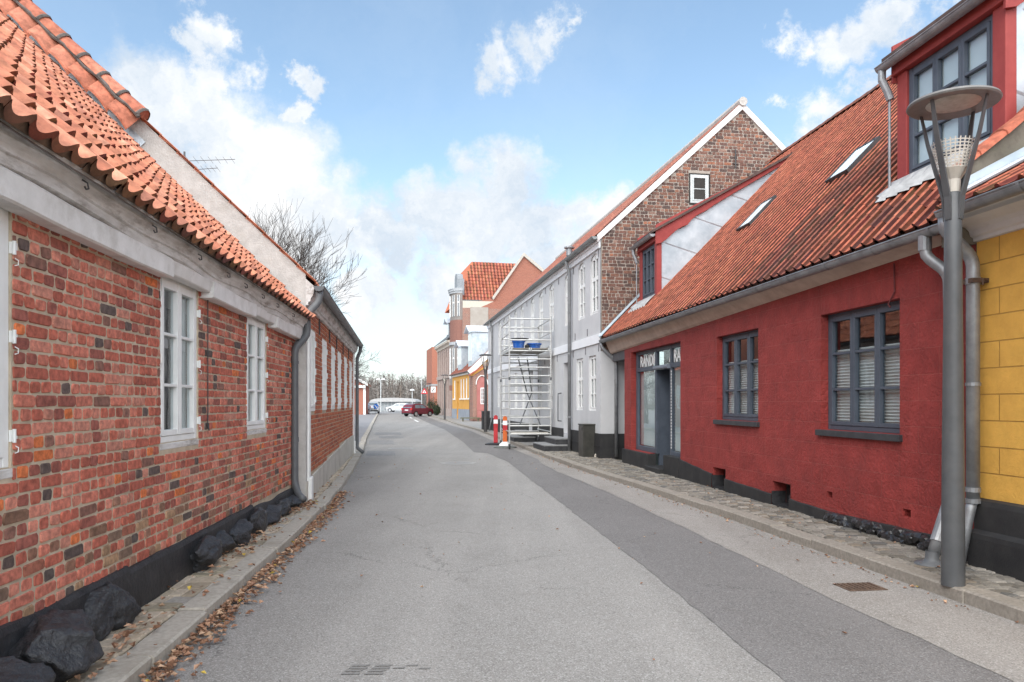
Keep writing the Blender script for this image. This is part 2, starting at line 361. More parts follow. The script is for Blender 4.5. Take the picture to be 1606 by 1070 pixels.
def tiles(mb, S, a0, a1, L, tw, tl, amp, pal, seed=3, wob=.004, lip=.03, rev=False, keep=None, ns=6, capfront=False, barrel=False, groove=0):
    """pantiles on a roof: S(a, t, h) gives the point a along the eave, t up the slope, h above it"""
    rnd = random.Random(seed); nc = int(round((a1-a0)/tw)); tw = (a1-a0)/nc; nr = int(round(L/tl)); tl = L/nr
    def hh(p):
        if barrel: return amp*(.7-1.9*math.sin(math.pi*p/.80)**.8) if p < .80 else amp*(.7+.55*math.sin(math.pi*(p-.80)/.20))
        return amp*(1.0*math.exp(-((p-.12)/.095)**2)+1.0*math.exp(-((p-1.12)/.095)**2)-.30*math.sin(math.pi*(p-.12))**2)
    if barrel: prof = [(p/ns, hh(p/ns)) for p in range(ns+1)]
    else:      # flat pan with a narrow roll; the roll's steep side faces the next column
        pts = [(0,.7),(.05,1),(.13,1),(.18,.7),(.205,-.4),(.265,-.62),(.55,-.66),(.86,-.5),(.94,-.35),(.965,.2),(1,.7)] if ns > 5 else [(0,.9),(.16,.9),(.2,-.5),(.7,-.5),(1,.9)]
        prof = [(p, amp*h) for p, h in pts]; ns = len(prof)-1
    for r in range(nr):
        for c in range(nc):
            if keep and not keep(a0+(c+.5)*tw, (r+.5)*tl): continue
            col = pick(pal, rnd); dh = rnd.uniform(-wob, wob); dt = rnd.uniform(-wob*2, wob*2); tilt = rnd.uniform(-wob, wob); vs = []
            for (p, h) in prof:
                q = (1-p) if rev else p
                a = a0+(c+q)*tw; lp = lip if barrel or ns < 6 or .2 < p < .95 else lip*.2; e = h+(dh+tilt*(p-.5))*(1 if barrel or .2 < p < .95 else .3)
                vs += [S(a, r*tl+dt, e+lp-(.05 if barrel else .030)), S(a, r*tl+dt, e+lp), S(a, (r+1)*tl+.03, e)]
            fs = []
            for i in range(ns):
                o = i*3; fs += [(o, o+3, o+4, o+1), (o+1, o+4, o+5, o+2)]
            if groove:      # gap shadow and grime painted dark beside each roll and along the lapped edge
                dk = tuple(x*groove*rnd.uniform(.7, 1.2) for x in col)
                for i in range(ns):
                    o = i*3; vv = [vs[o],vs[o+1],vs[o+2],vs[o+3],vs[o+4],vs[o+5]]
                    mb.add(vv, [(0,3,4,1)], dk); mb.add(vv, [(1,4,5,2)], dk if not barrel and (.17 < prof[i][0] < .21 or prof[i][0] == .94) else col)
            else: mb.add(vs, fs, col)
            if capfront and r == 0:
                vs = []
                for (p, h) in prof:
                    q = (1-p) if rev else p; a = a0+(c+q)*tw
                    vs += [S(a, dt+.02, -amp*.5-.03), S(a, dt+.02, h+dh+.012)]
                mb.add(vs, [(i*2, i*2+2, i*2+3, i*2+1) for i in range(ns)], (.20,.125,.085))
def halfround(mb, P, a0, a1, d, b, r, n=10, col=None):
    """open half-round gutter along a, centre (d,b)"""
    o = len(mb.v); th = .006
    prof = [(d+r*math.cos(math.pi+math.pi*k/n), b+r*math.sin(math.pi+math.pi*k/n)) for k in range(n+1)] + [(d+(r-th)*math.cos(2*math.pi-math.pi*k/n), b+(r-th)*math.sin(2*math.pi-math.pi*k/n)) for k in range(n+1)]
    prof.append(prof[0]); mb.extr(P, prof, a0, a1, caps=False)
    for a in (a0+.001, a1-.001):
        mb.poly([P(a, b+r*math.sin(math.pi+math.pi*k/n), d+r*math.cos(math.pi+math.pi*k/n)) for k in range(n+1)])
    mb.tube([P(a0, b, d+r), P(a1, b, d+r)], .009, 6)
def gutter(parent, P, a0, a1, d, b, r, step=.9, mat=None):
    g = MB(); halfround(g, P, a0, a1, d, b, r); o = g.build('gutter', mat or zinc, parent, smooth=False)
    k = MB(); n = int((a1-a0)/step)
    for i in range(n+1):
        a = a0+.15+(a1-a0-.3)*i/max(n,1); k.cut()
        k.extr(P, [(d+(r+.007)*math.cos(math.pi+math.pi*j/10), b+(r+.007)*math.sin(math.pi+math.pi*j/10)) for j in range(11)], a-.016, a+.016, caps=False)
    k.build('gutter_bracket', mat or zinc, o)
    return o
def window(parent, P, a0, a1, z0, z1, cols, rows, frame, rec=.1, fw=.05, cw=.04, gw=.022, th=.05, back='curtain', pane=None, name='window', bevel=.004, rowsplit=None, glassmat=None, sill=None, backgap=.09, arch=0, bar_w=None):
    """frame with casements and glazing bars; panes, blinds and the sill are its parts"""
    m = MB(); zs = rowsplit or [z0+fw+(z1-z0-2*fw)*i/rows for i in range(rows+1)]
    d1 = -rec; d0 = -rec-th
    m.pbox(P, a0, a0+fw, z0, z1, d0, d1); m.pbox(P, a1-fw, a1, z0, z1, d0, d1)
    m.pbox(P, a0+fw, a1-fw, z0, z0+fw, d0, d1-.002)
    if not arch: m.pbox(P, a0+fw, a1-fw, z1-fw, z1, d0, d1-.002)
    else:
        n = 8; w = a1-a0
        for i in range(n):
            u0, u1 = i/n, (i+1)/n; h = lambda u: z1+arch*(1-(2*u-1)**2)
            q = [(a0+w*u0, h(u0)-fw), (a0+w*u1, h(u1)-fw), (a0+w*u1, h(u1)), (a0+w*u0, h(u0))]
            vs = [P(u, v, dd) for dd in (d0, d1-.003) for u, v in q]; m.add(vs, [(3,2,1,0),(4,5,6,7),(0,1,5,4),(2,3,7,6)])
    W = (a1-a0-2*fw)/cols
    for c in range(cols):
        p, q = a0+fw+c*W, a0+fw+(c+1)*W
        e0, e1 = d0+.008, d1+.008
        m.pbox(P, p+.003, p+cw, z0+fw+.003, z1-fw*.5, e0, e1); m.pbox(P, q-cw, q-.003, z0+fw+.003, z1-fw*.5, e0, e1)
        m.pbox(P, p+cw, q-cw, z0+fw+.003, z0+fw+cw, e0, e1-.002); m.pbox(P, p+cw, q-cw, z1-fw*.5-cw-(.02 if not arch else -arch*.3), z1-fw*.5-.003+(arch*.8), e0, e1-.002)
        for r in range(1, rows):
            b = gw if not bar_w or r not in bar_w else bar_w[r]
            m.pbox(P, p+cw, q-cw, zs[r]-b/2, zs[r]+b/2, e0, e1-.006)
    o = m.build(name, frame, parent, bevel=bevel)
    g = MB(); dg = (d0+d1)/2
    g.add([P(a0+fw*.6, z0+fw*.6, dg), P(a1-fw*.6, z0+fw*.6, dg), P(a1-fw*.6, z1-fw*.4+arch*.7, dg), P(a0+fw*.6, z1-fw*.4+arch*.7, dg)], [(0,1,2,3)])
    g.build('pane', glassmat or glass, o)
    if back == 'curtain':
        k = MB(); db = -rec-backgap; n = 28
        for (s0, s1) in ((0, .30), (.74, 1)):
            vs = []; 
            for i in range(n+1):
                a = a0+fw+(a1-a0-2*fw)*(s0+(s1-s0)*i/n); dd = db+.016*math.sin(i*1.9)+.006*math.sin(i*.7)
                vs += [P(a, z0+.03, dd), P(a, z1, dd)]
            k.cut().add(vs, [(2*i, 2*i+2, 2*i+3, 2*i+1) for i in range(n)])
        k.build('curtain', curtain, o)
    elif back == 'blind':
        k = MB(); db = -rec-backgap; zt = z0+(z1-z0)*.69; n = 26
        for i in range(n):
            za, zb_ = z0+.03+(zt-z0-.03)*i/n, z0+.03+(zt-z0-.03)*(i+1)/n; zm = (za+zb_)/2
            k.add([P(a0+.03,za,db-.012),P(a1-.03,za,db-.012),P(a1-.03,zm,db+.014),P(a0+.03,zm,db+.014),P(a1-.03,zb_,db-.012),P(a0+.03,zb_,db-.012)], [(0,1,2,3),(3,2,4,5)])
        k.build('blind', blind_m, o)
    elif back == 'film':
        k = MB(); k.pbox(P, a0+.02, a1-.02, z0+.02, z1-.02, dg-.03, dg-.02); k.build('film', frost, o)
    if sill:
        k = MB(); ex, h, dp, sm = sill
        k.pbox(P, a0-ex, a1+ex, z0-h, z0-.003, -rec, dp); k.build('sill', sm, o, bevel=.005)
    return o
def pipe(parent, pts, r=.04, mat=None, collars=(), name='downpipe'):
    """round the corners of a polyline and sweep a tube along it"""
    P = [Vector(p) for p in pts]; out = [P[0]]
    for i in range(1, len(P)-1):
        a = (P[i-1]-P[i]); b = (P[i+1]-P[i]); k = min(.07, a.length*.45, b.length*.45)
        p0, p2 = P[i]+a.normalized()*k, P[i]+b.normalized()*k
        for t in (0, .5, 1): out.append(p0*(1-t)**2+P[i]*2*t*(1-t)+p2*t*t)
    out.append(P[-1]); m = MB(); m.tube(out, r, 14)
    o = m.build(name, mat or zinc, parent, smooth=True)
    if collars:
        k = MB()
        for (p, q) in collars: k.cut().tube([p, q], r*1.13, 14)
        k.build('pipe_collar', mat or zinc, o)
    return o
def interior(parent, P, a0, a1, z0, z1, d=-.9):
    m = MB(); m.add([P(a0,z0,d),P(a1,z0,d),P(a1,z1,d),P(a0,z1,d)], [(0,1,2,3)]); m.build('interior_wall', room_dark, parent)
def interp(T, y):
    if y <= T[0][0]: (y0,x0),(y1,x1) = T[0],T[1]
    elif y >= T[-1][0]: (y0,x0),(y1,x1) = T[-2],T[-1]
    else:
        for i in range(len(T)-1):
            if T[i][0] <= y <= T[i+1][0]: (y0,x0),(y1,x1) = T[i],T[i+1]; break
    return x0+(x1-x0)*(y-y0)/(y1-y0)

# ------------------------------------------------------------------ ground, road, kerbs, pavements
LK = [(-10,-1.05),(0,-1.70),(4,-2.03),(8,-2.36),(11,-2.68),(15,-3.22),(24,-4.66),(32,-6.08),(60,-10.8),(103,-18.0)]
RK = [(-10,5.7),(0,4.3),(6,3.46),(10,2.92),(14,2.24),(18,1.47),(24,.62),(42.3,-1.87),(53,-3.75),(70,-6.3),(99,-11.1),(103,-11.8)]
lk = lambda y: interp(LK, y); rk = lambda y: interp(RK, y)
def strip(mb, ys, fl, fr, z, col=None, nx=1):
    for i in range(len(ys)-1):
        y0, y1 = ys[i], ys[i+1]
        mb.add([(fl(y0),y0,z),(fr(y0),y0,z),(fr(y1),y1,z),(fl(y1),y1,z)], [(0,1,2,3)], col)
frange = lambda a, b, s: [a+(b-a)*i/max(1,int(round((b-a)/s))) for i in range(max(1,int(round((b-a)/s)))+1)]
def asphalt(name, c, c2, speck, patch, seed=0, rough=.9):
    m, N, L = _nt(name); b = N['Principled BSDF']; tc = N.new('ShaderNodeTexCoord')
    mp = N.new('ShaderNodeMapping'); mp.inputs['Location'].default_value = (seed, seed*2, 0); L.new(tc.outputs['Object'], mp.inputs[0]); v = mp.outputs[0]
    big = _noise(N, L, v, .55, 7, .65); col = _mix(N, L, _range(N, L, big.outputs['Fac'], .35, .65), c, c2)
    mid = _noise(N, L, v, 3.5, 5, .7); col = _mix(N, L, _range(N, L, mid.outputs['Fac'], .56, .72, 0, .4), col, patch)
    mt = N.new('ShaderNodeMapping'); mt.inputs['Scale'].default_value = (1.5, .09, 1); mt.inputs['Rotation'].default_value = (0, 0, R(-8)); L.new(v, mt.inputs[0])
    tr = _noise(N, L, mt.outputs[0], 1.0, 4, .5); col = _mix(N, L, _range(N, L, tr.outputs['Fac'], .46, .66, 0, .55), col, tuple(x*1.22 for x in c2))
    st = _noise(N, L, v, 1.6, 6, .75); col = _mix(N, L, _range(N, L, st.outputs['Fac'], .60, .74, 0, .5), col, (c[0]*.72, c[1]*.68, c[2]*.62))
    wv = _noise(N, L, v, 2.2, 5, .7); wa = N.new('ShaderNodeVectorMath'); wa.operation = 'MULTIPLY_ADD'; L.new(wv.outputs['Color'], wa.inputs[0]); wa.inputs[1].default_value = (.7,.7,0); L.new(v, wa.inputs[2])
    ck = N.new('ShaderNodeTexVoronoi'); ck.feature = 'DISTANCE_TO_EDGE'; ck.inputs['Scale'].default_value = .42; L.new(wa.outputs[0], ck.inputs['Vector'])
    cm = _noise(N, L, v, .5, 3, .5); mm = N.new('ShaderNodeMath'); mm.operation = 'MULTIPLY'; L.new(_range(N, L, ck.outputs['Distance'], .0, .007, .7, 0), mm.inputs[0]); L.new(_range(N, L, cm.outputs['Fac'], .48, .58), mm.inputs[1])
    col = _mix(N, L, mm.outputs[0], col, tuple(x*.35 for x in c))
    vo = N.new('ShaderNodeTexVoronoi'); vo.inputs['Scale'].default_value = 130; L.new(v, vo.inputs['Vector'])
    s = N.new('ShaderNodeSeparateColor'); L.new(vo.outputs['Color'], s.inputs[0])
    col = _mix(N, L, _range(N, L, s.outputs[0], .60, 1.0, 0, .75), col, speck)
    col = _mix(N, L, _range(N, L, s.outputs[1], .70, 1.0, 0, .6), col, tuple(x*.45 for x in c))
    L.new(col, b.inputs['Base Color']); b.inputs['Roughness'].default_value = rough; b.inputs['Specular IOR Level'].default_value = .25
    bp = N.new('ShaderNodeBump'); bp.inputs['Strength'].default_value = .35; bp.inputs['Distance'].default_value = .006
    L.new(vo.outputs['Distance'], bp.inputs['Height']); L.new(bp.outputs[0], b.inputs['Normal']); return m
road_m = asphalt('worn_asphalt', (.228,.216,.201), (.268,.253,.236), (.44,.43,.41), (.19,.178,.165))
patch_m = asphalt('dark_asphalt_strip', (.148,.139,.134), (.172,.162,.156), (.30,.29,.28), (.128,.121,.117), 5)
edge_m = asphalt('gritty_asphalt_edge', (.225,.205,.185), (.27,.25,.23), (.45,.43,.40), (.18,.15,.12), 9)
plaza_m = asphalt('plaza_asphalt', (.22,.215,.215), (.27,.265,.26), (.42,.42,.41), (.18,.175,.17), 3)
ground_m = M('rough_grass_ground', (.10,.10,.055), (.17,.155,.10), rough=.95, scale=.3, bump=.3, bscale=5)

g = MB(); g.add([(-900,-300,-.03),(900,-300,-.03),(900,1600,-.03),(-900,1600,-.03)], [(0,1,2,3)]); struct(g.build('ground', ground_m))
g = MB(); g.add([(-90,24,-.012),(60,24,-.012),(60,150,-.012),(-90,150,-.012)], [(0,1,2,3)]); struct(g.build('plaza', plaza_m))
ys = frange(-10, 24, 1)+frange(24, 104, 4)[1:]
g = MB(); strip(g, ys, lambda y: lk(y)-.02, lambda y: rk(y)+.02, 0)
g.add([(-60,104,0.0),(30,104,0.0),(30,112,0.0),(-60,112,0.0)], [(0,1,2,3)]); struct(g.build('road', road_m))
# the darker relaid strip along the right and the gritty margin beside it
DL = [(-10,2.2),(4.2,1.52),(5.6,1.40),(7.5,1.22),(11,.85),(15,.42),(20,-.10),(23.5,-.75),(24,-1.2),(30,-1.9),(45,-4.0),(57,-6.1),(102,-13.6)]
DR = [(-10,4.0),(4.2,2.78),(6,2.52),(9,2.18),(13.5,1.62),(17,1.05),(19.5,.75),(21,.72),(22.5,.5),(26,-.05),(42.3,-2.3),(53,-4.3),(70,-7.1),(102,-12.2)]
ys2 = frange(-10, 24, .12)+frange(24, 102, 3)[1:]
wig = lambda y, k: .022*mnoise.noise((y*.9, k, 0))+.018*mnoise.noise((y*3.3, k, 3))+.014*mnoise.noise((y*11, k, 5))
g = MB(); strip(g, ys2, lambda y: interp(DL,y)+wig(y,1), lambda y: interp(DR,y)+wig(y,7), .004); struct(g.build('road_patch', patch_m))
g = MB(); strip(g, ys2, lambda y: interp(DR,y)+wig(y,7)+.01, lambda y: rk(y)+.015, .004); struct(g.build('road_margin', edge_m))
g = MB()
for (x0,x1,y0,y1) in ((-1.75,-.55,19.3,19.55),): pass
for (a, b) in ((62,70),(76,84),(90,98)):
    yy = frange(a, b, 1); strip(g, yy, lambda y: interp(DL,y)-.75, lambda y: interp(DL,y)-.58, .008)
struct(g.build('road_marking', M('worn_road_paint', (.62,.62,.60), (.72,.72,.70), scale=9, stain=(.3,.3,.29), sscale=3)))
g = MB()
for i in range(4):
    for j in range(2):
        y = 4.36+.045*i; x = -.98+.135*j+.012*i; g.add([(x,y,.004),(x+.105-.02*(i%2),y,.004),(x+.11,y+.03,.004),(x+.012,y+.03,.004)], [(0,1,2,3)])
for (x, y) in ((-.70,4.46),(-.63,4.5),(-.55,4.45)): g.add([(x,y,.004),(x+.07,y,.004),(x+.075,y+.022,.004),(x+.02,y+.02,.004)], [(0,1,2,3)])
struct(g.build('road_imprint', M('dark_worn_imprint', (.18,.172,.163), (.235,.225,.212), scale=60)))
# square repairs by the left kerb
g = MB()
for (y, x0, x1, d) in ((22.5,.12,1.0,2.2),(28.5,.12,1.1,3),(33.5,.5,1.6,2),(37,.3,1.6,3.2)):
    g.add([(lk(y)+x0,y,.004),(lk(y)+x1,y,.004),(lk(y+d)+x1,y+d,.004),(lk(y+d)+x0,y+d,.004)], [(0,1,2,3)])
struct(g.build('road_repair', asphalt('grey_asphalt_repair', (.185,.18,.178), (.215,.21,.205), (.4,.4,.39), (.15,.145,.14), 12)))

def kerb(name, f, side, seed, mat, w=.20, zt=.105):
    """granite kerb stones, one per metre, each slightly out of line"""
    rnd = random.Random(seed); m = MB(); y = -10.
    while y < 102:
        l = rnd.uniform(.85, 1.25) if y < 40 else 4.; e = .006 if y < 40 else .0
        t = zt+rnd.uniform(-.010, .010); dx = rnd.uniform(-.012, .012)
        y0, y1 = y+e, y+l-e; a0, a1 = f(y0)+dx, f(y1)+dx; y += l
        if side < 0: a0, a1 = a0-w, a1-w
        c = .014; q = []
        for (z, i) in ((-.02, 0), (t-c, 0), (t, c)):
            q += [(a0+i,y0+i*.5,z),(a0+w-i,y0+i*.5,z),(a1+w-i,y1-i*.5,z),(a1+i,y1-i*.5,z)]
        fs = [(8,9,10,11)]
        for b in (0, 4): fs += [(b+k, b+(k+1)%4, b+4+(k+1)%4, b+4+k) for k in range(4)]
        m.add(q, fs)
    return struct(m.build(name, mat))
kerb('kerb', lk, -1, 11, M('pale_granite_kerb', (.34,.31,.265), (.45,.415,.36), rough=.85, scale=30, bump=.3, bscale=90, stain=(.24,.21,.17), sscale=2)); kerb('kerb', rk, 1, 12, granite)
RX = lambda y: 5.03-.12278*y if y < 19.2 else 2.31-.1632*(y-19.95)    # right frontage
LX = lambda y: -2.253-.0794*y if y < 11 else -3.0-.1446*(y-11.05)      # left frontage
g = MB(); ysp = frange(-10, 19, 1)+frange(19, 42, 1)[1:]
strip(g, ysp, lambda y: rk(y)+.19, lambda y: RX(y)+.45, .082)
strip(g, frange(42, 101, 4), lambda y: rk(y)+.19, lambda y: rk(y)+4.5-.0*y, .082)
strip(g, frange(-10, 24, 1), lambda y: LX(y)-.25, lambda y: lk(y)-.19, .078)
struct(g.build('pavement', joint_m))
SETT = [((.19,.172,.145),4),((.23,.21,.18),4),((.145,.13,.107),3),((.28,.255,.22),2),((.21,.175,.135),2),((.13,.125,.115),1.5)]
SETTL = [((.43,.355,.265),4),((.48,.40,.31),4),((.37,.305,.225),2),((.38,.35,.31),1.5),((.30,.26,.19),1)]
def setts(name, f0, f1, y0, y1, pal, seed, wy, wx, zt, gap=.014):
    rnd = random.Random(seed); m = MB(); y = y0
    while y < y1:
        h = rnd.uniform(*wy); a, b = f0(y+h/2), f1(y+h/2); x = a-rnd.uniform(0, .05)
        while x < b:
            w = rnd.uniform(*wx); p, q = max(x, a), min(x+w, b); x += w
            if q-p < .03: continue
            j = lambda: rnd.uniform(-.005, .005); z = zt+rnd.uniform(-.005, .005)
            sk = .08*(p-a)
            base = [(p+gap/2+j(),y+gap/2+j()+sk*0,0),(q-gap/2+j(),y+gap/2+j(),0),(q-gap/2+j(),y+h-gap/2+j(),0),(p+gap/2+j(),y+h-gap/2+j(),0)]
            cx, cy = (p+q)/2, y+h/2; vs = [(u,v,.06) for u,v,_ in base]+[(u,v,z-.012) for u,v,_ in base]
            vs += [(u+(.009 if u<cx else -.009), v+(.009 if v<cy else -.009), z+rnd.uniform(-.003,.003)) for u,v,_ in base]
            fs = [(8,9,10,11)]
            for k0 in (0, 4): fs += [(k0+k, k0+(k+1)%4, k0+4+(k+1)%4, k0+4+k) for k in range(4)]
            m.add(vs, fs, pick(pal, rnd))
        y += h
    return struct(m.build(name, setts_m))
setts('pavement_setts', lambda y: rk(y)+.205, lambda y: RX(y)+(.03 if y < 18.5 else .30), 1.0, 26, SETT, 21, (.10,.125), (.10,.17), .108, gap=.014)
setts('pavement_setts', lambda y: LX(y)-.05, lambda y: lk(y)-.205, 2.4, 23.6, SETTL, 22, (.12,.26), (.10,.22), .098, gap=.003)
pv = M('far_pavement', (.22,.21,.195), (.30,.285,.265), scale=5, bump=.3, bscale=14)
g = MB(); strip(g, frange(26, 42, 2), lambda y: rk(y)+.2, lambda y: RX(y)+.3, .098); strip(g, frange(42, 101, 4), lambda y: rk(y)+.2, lambda y: rk(y)+4.4, .098)
struct(g.build('far_pavement', pv))
g = MB(); strip(g, frange(24, 102, 3), lambda y: lk(y)-7, lambda y: lk(y)-.2, .06); struct(g.build('parking_pavement', M('parking_paving', (.22,.215,.22), (.28,.27,.27), scale=3, bump=.3, bscale=12)))

# fallen leaves: a windrow along the left kerb, drifts against the house, a few strays on the right
def leaves():
    rnd = random.Random(5); m = MB(); cols = [((.34,.185,.115),4),((.42,.255,.165),4),((.24,.125,.075),3),((.50,.335,.22),3),((.55,.40,.08),.25),((.19,.11,.07),1.5)]
    def leaf(x, y, z, s, flat=.5):
        a = rnd.uniform(0, 6.283); u = Vector((math.cos(a), math.sin(a), rnd.uniform(-flat, flat)*.7)).normalized(); n = Vector((rnd.uniform(-flat,flat), rnd.uniform(-flat,flat), 1)).normalized()
        v = n.cross(u).normalized(); n = u.cross(v); c = Vector((x, y, z+s*.18)); k = rnd.uniform(.1, .45)*s
        p = [c-u*s*.55, c-u*.1*s+v*s*.36+n*k, c+u*s*.55+n*k*.6, c-u*.1*s-v*s*.36+n*k, c+u*.1*s]
        m.add(p, [(0,4,1),(1,4,2),(0,3,4),(3,2,4)], pick(cols, rnd))
    for i in range(1500):
        y = 3.6+9.5*rnd.random()**1.5; wdt = .06+.10*abs(mnoise.noise((y*1.7,0,0)))+.08
        leaf(lk(y)+.01+abs(rnd.gauss(0, wdt*.6)), y, .004+rnd.random()*.03, rnd.uniform(.03,.06))
    for (yc, dy, off, sp, n) in ((3.75,.25,-.42,.10,170),(4.55,.35,-.24,.06,60),(8.2,.8,-.42,.12,170),(10.4,.35,-.36,.12,190),(10.9,.25,-.25,.08,90),(6.6,.9,-.28,.12,34),(5.4,.6,-.28,.10,20),(12.5,1.5,-.3,.12,60)):
        for i in range(n): y = rnd.gauss(yc, dy); leaf(lk(y)+off+rnd.gauss(0, sp), y, .105+rnd.random()*.02, rnd.uniform(.03,.06))
    for i in range(300): y = rnd.uniform(3.5, 24); leaf(rk(y)-abs(rnd.gauss(0,.09))-.01, y, .004, rnd.uniform(.018,.04))
    for i in range(90): y = rnd.uniform(3.5, 22); leaf(rnd.uniform(lk(y), rk(y)), y, .006, rnd.uniform(.02,.045))
    for i in range(30): y = rnd.uniform(5, 14); leaf(rnd.uniform(rk(y)+.2, RX(y)), y, .112, rnd.uniform(.025,.045))
    o = m.build('leaf_litter', M('dry_leaf', (1,)*3, rough=.75, attr=True, scale=40, bump=.1)); o['kind'] = 'stuff'
leaves()

# ------------------------------------------------------------------ left: old brick house with clay tiles
TPAL = [((.52,.20,.115),5),((.57,.235,.145),4),((.47,.17,.10),3),((.62,.28,.18),1.5),((.42,.17,.11),1.5)]
h1 = thing('brick_house', 'old red brick house at left with whitewashed eaves, pale orange pantiles and black boulder footing', 'house', (-2.253,0,0), 4.54)
HW1 = [(2.95,3.93,1.22,2.56),(5.94,6.83,1.235,2.555),(8.44,9.35,1.245,2.53)]
w = MB(); wall(w, PL, -3, 11.06, .08, 2.60, HW1, .10); w.add([(0,11.06,.08),(-8.5,11.06,.08),(-8.5,11.06,2.6),(0,11.06,2.6)], [(0,1,2,3)])
w.add([(0,-3,.08),(-8.5,-3,.08),(-8.5,-3,2.6),(-4.2,-3,7.1),(0,-3,2.6)], [(0,1,2,3,4)])
w.build('wall', mortar_m, h1)
w = MB(); bricks(w, PL, -3, 11.06, .40, 2.57, [(a-.0,b,c-.05,d) for a,b,c,d in HW1], seed=4, dirt=.55)
w.build('brickwork', brick_near, h1)
interior(h1, PL, -1, 11, .5, 2.6)
for (a,b,c,d) in HW1:
    wo = window(h1, PL, a, b, c, d, 2, 3, white_paint, rec=.012, fw=.05, cw=.048, gw=.024, th=.06, back='curtain')
    k = MB(); k.pbox(PL, a-.01, b+.01, c-.055, c-.004, -.05, .004); k.build('sill', plaster, wo, bevel=.006)
    k = MB()
    for e, sgn in ((a,-1),(b,1)):
        for q in (.12,.5,.84):
            z = c+(d-c)*q; k.cut(); k.pbox(PL, e-sgn*.05-.006, e+sgn*.004, z-.030, z+.030, -.010, .004) if sgn < 0 else k.pbox(PL, e-.004, e+.05, z-.030, z+.030, -.010, .004); k.tube([(.012,e+sgn*.006,z-.035),(.012,e+sgn*.006,z+.035)], .009, 6); k.tube([(.004,e+sgn*.02,z-.05),(.022,e+sgn*.026,z-.062),(.020,e+sgn*.026,z-.085),(.006,e+sgn*.02,z-.09)], .0028, 5)
    k.build('hinge', white_paint, wo)
w = MB(); w.extr(PLC, [(0,2.60),(.02,2.66),(.122,2.690),(.127,2.712),(.132,2.738),(.150,2.746),(.149,2.758),(.158,2.778),(.18,2.797),(.198,2.805),(.205,2.83),(.212,2.85),(.205,2.90),(0.0,3.02)], -3, 11.06, .12, .034, seed=2)
w.build('cornice', plaster, h1, smooth=False)
w = MB(); prev = -3
for (a, b) in ((5.9,6.87),(8.4,9.39)):
    w.extr(PLD, [(0,2.53),(.105,2.525),(.118,2.535),(.125,2.66),(.115,2.675),(0,2.67)], prev+.012, a-.012, .2, .014, seed=5)
    w.extr(PLD, [(0,2.575),(.085,2.572),(.095,2.58),(.118,2.662),(.11,2.678),(0,2.674)], a, b, .2, .010, seed=6); prev = b
w.extr(PLD, [(0,2.53),(.105,2.525),(.118,2.535),(.125,2.66),(.115,2.675),(0,2.67)], prev+.012, 11.05, .2, .014, seed=5)
w.build('eaves_band', M('whitewash_band', (.68,.66,.63), (.80,.78,.76), scale=5, bump=.3, bscale=30, stain=(.48,.45,.41), sscale=3), h1)
cp, sp_ = math.cos(R(44.5)), math.sin(R(44.5))
S1 = lambda a, t, h: (.262-t*cp+h*sp_, a+.02*mnoise.noise((a*.5,t*.5,1)), 2.868-.0147*max(0,a-3)+t*sp_+h*cp+.018*mnoise.noise((a*.45,t*.6,0)))
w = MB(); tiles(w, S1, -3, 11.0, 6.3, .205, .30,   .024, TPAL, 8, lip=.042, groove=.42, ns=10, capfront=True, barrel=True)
for a in (-3, 11.0): pass
w.build('roof', tile_m, h1)
w = MB(); w.add([S1(-3,0,-.03),S1(11.0,0,-.03),S1(11.0,6.3,-.03),S1(-3,6.3,-.03)], [(0,1,2,3)]); w.add([S1(-3,6.3,-.03),S1(11,6.3,-.03),(-8.9,11,2.7),(-8.9,-3,2.7)], [(0,1,2,3)])
w.build('roof_underlay', M('dark_roof_boards', (.10,.075,.06), (.15,.11,.09), bump=.3), h1)
hk = MB().tube([(.20,0,2.80),(.225,.01,2.785),(.22,.035,2.76),(.20,.05,2.76),(.195,.04,2.775)], .005, 6)
hko = hk.build('gutter_hook', dark_metal, h1)
for a in (5.25,6.2,7.0,7.6,8.3,9.0,9.9): o = hko.copy(); C.objects.link(o); o.parent = h1; o.location = (0,a,-.0135*(a-3))
hko.location = (0,4.25,-.01)
# footing: tarred band and the painted boulders that stick out of it
w = MB(); rnd = random.Random(3); prof = lambda t: [(.0,t+.012),(.022,t+.004),(.035,t-.03),(.045,.22),(.05,.05),(0,.05)]
w.extr(PL, prof(.42), -3, 5.3, .12, .03, seed=8); w.extr(PL, prof(.395), 5.3, 8.6, .12, .03, seed=9); w.extr(PL, prof(.345), 8.6, 11.06, .12, .03, seed=9)
w.build('plinth', black_paint, h1)
def boulder(a, d, z, sa, sd, sz, seed, parent):
    bm = bmesh.new(); bmesh.ops.create_icosphere(bm, subdivisions=5, radius=1); rnd = random.Random(seed)
    cuts = [(Vector((rnd.gauss(0,1),rnd.gauss(0,1),rnd.gauss(0,.8))).normalized(), rnd.uniform(.50,.82)) for _ in range(13)]
    for v in bm.verts:
        p = v.co.copy()
        for n, k in cuts:
            e = p.dot(n)-k
            if e > 0: p -= n*e*.85
        q = p*2.2+Vector((seed,0,0)); p *= 1+.14*mnoise.noise(q)+.08*mnoise.noise(q*2.3)+.045*mnoise.noise(q*5)+.02*mnoise.noise(q*11)
        v.co = Vector((p.x*sd, p.y*sa, p.z*sz))
    me = bpy.data.meshes.new('boulder'); bm.to_mesh(me); bm.free(); me.materials.append(rock_paint)
    me.polygons.foreach_set('use_smooth', [True]*len(me.polygons))
    o = bpy.data.objects.new('boulder', me); C.objects.link(o); o.parent = parent; o.location = (d, a, z); o.rotation_euler = (0,0,rnd.uniform(-.25,.25))
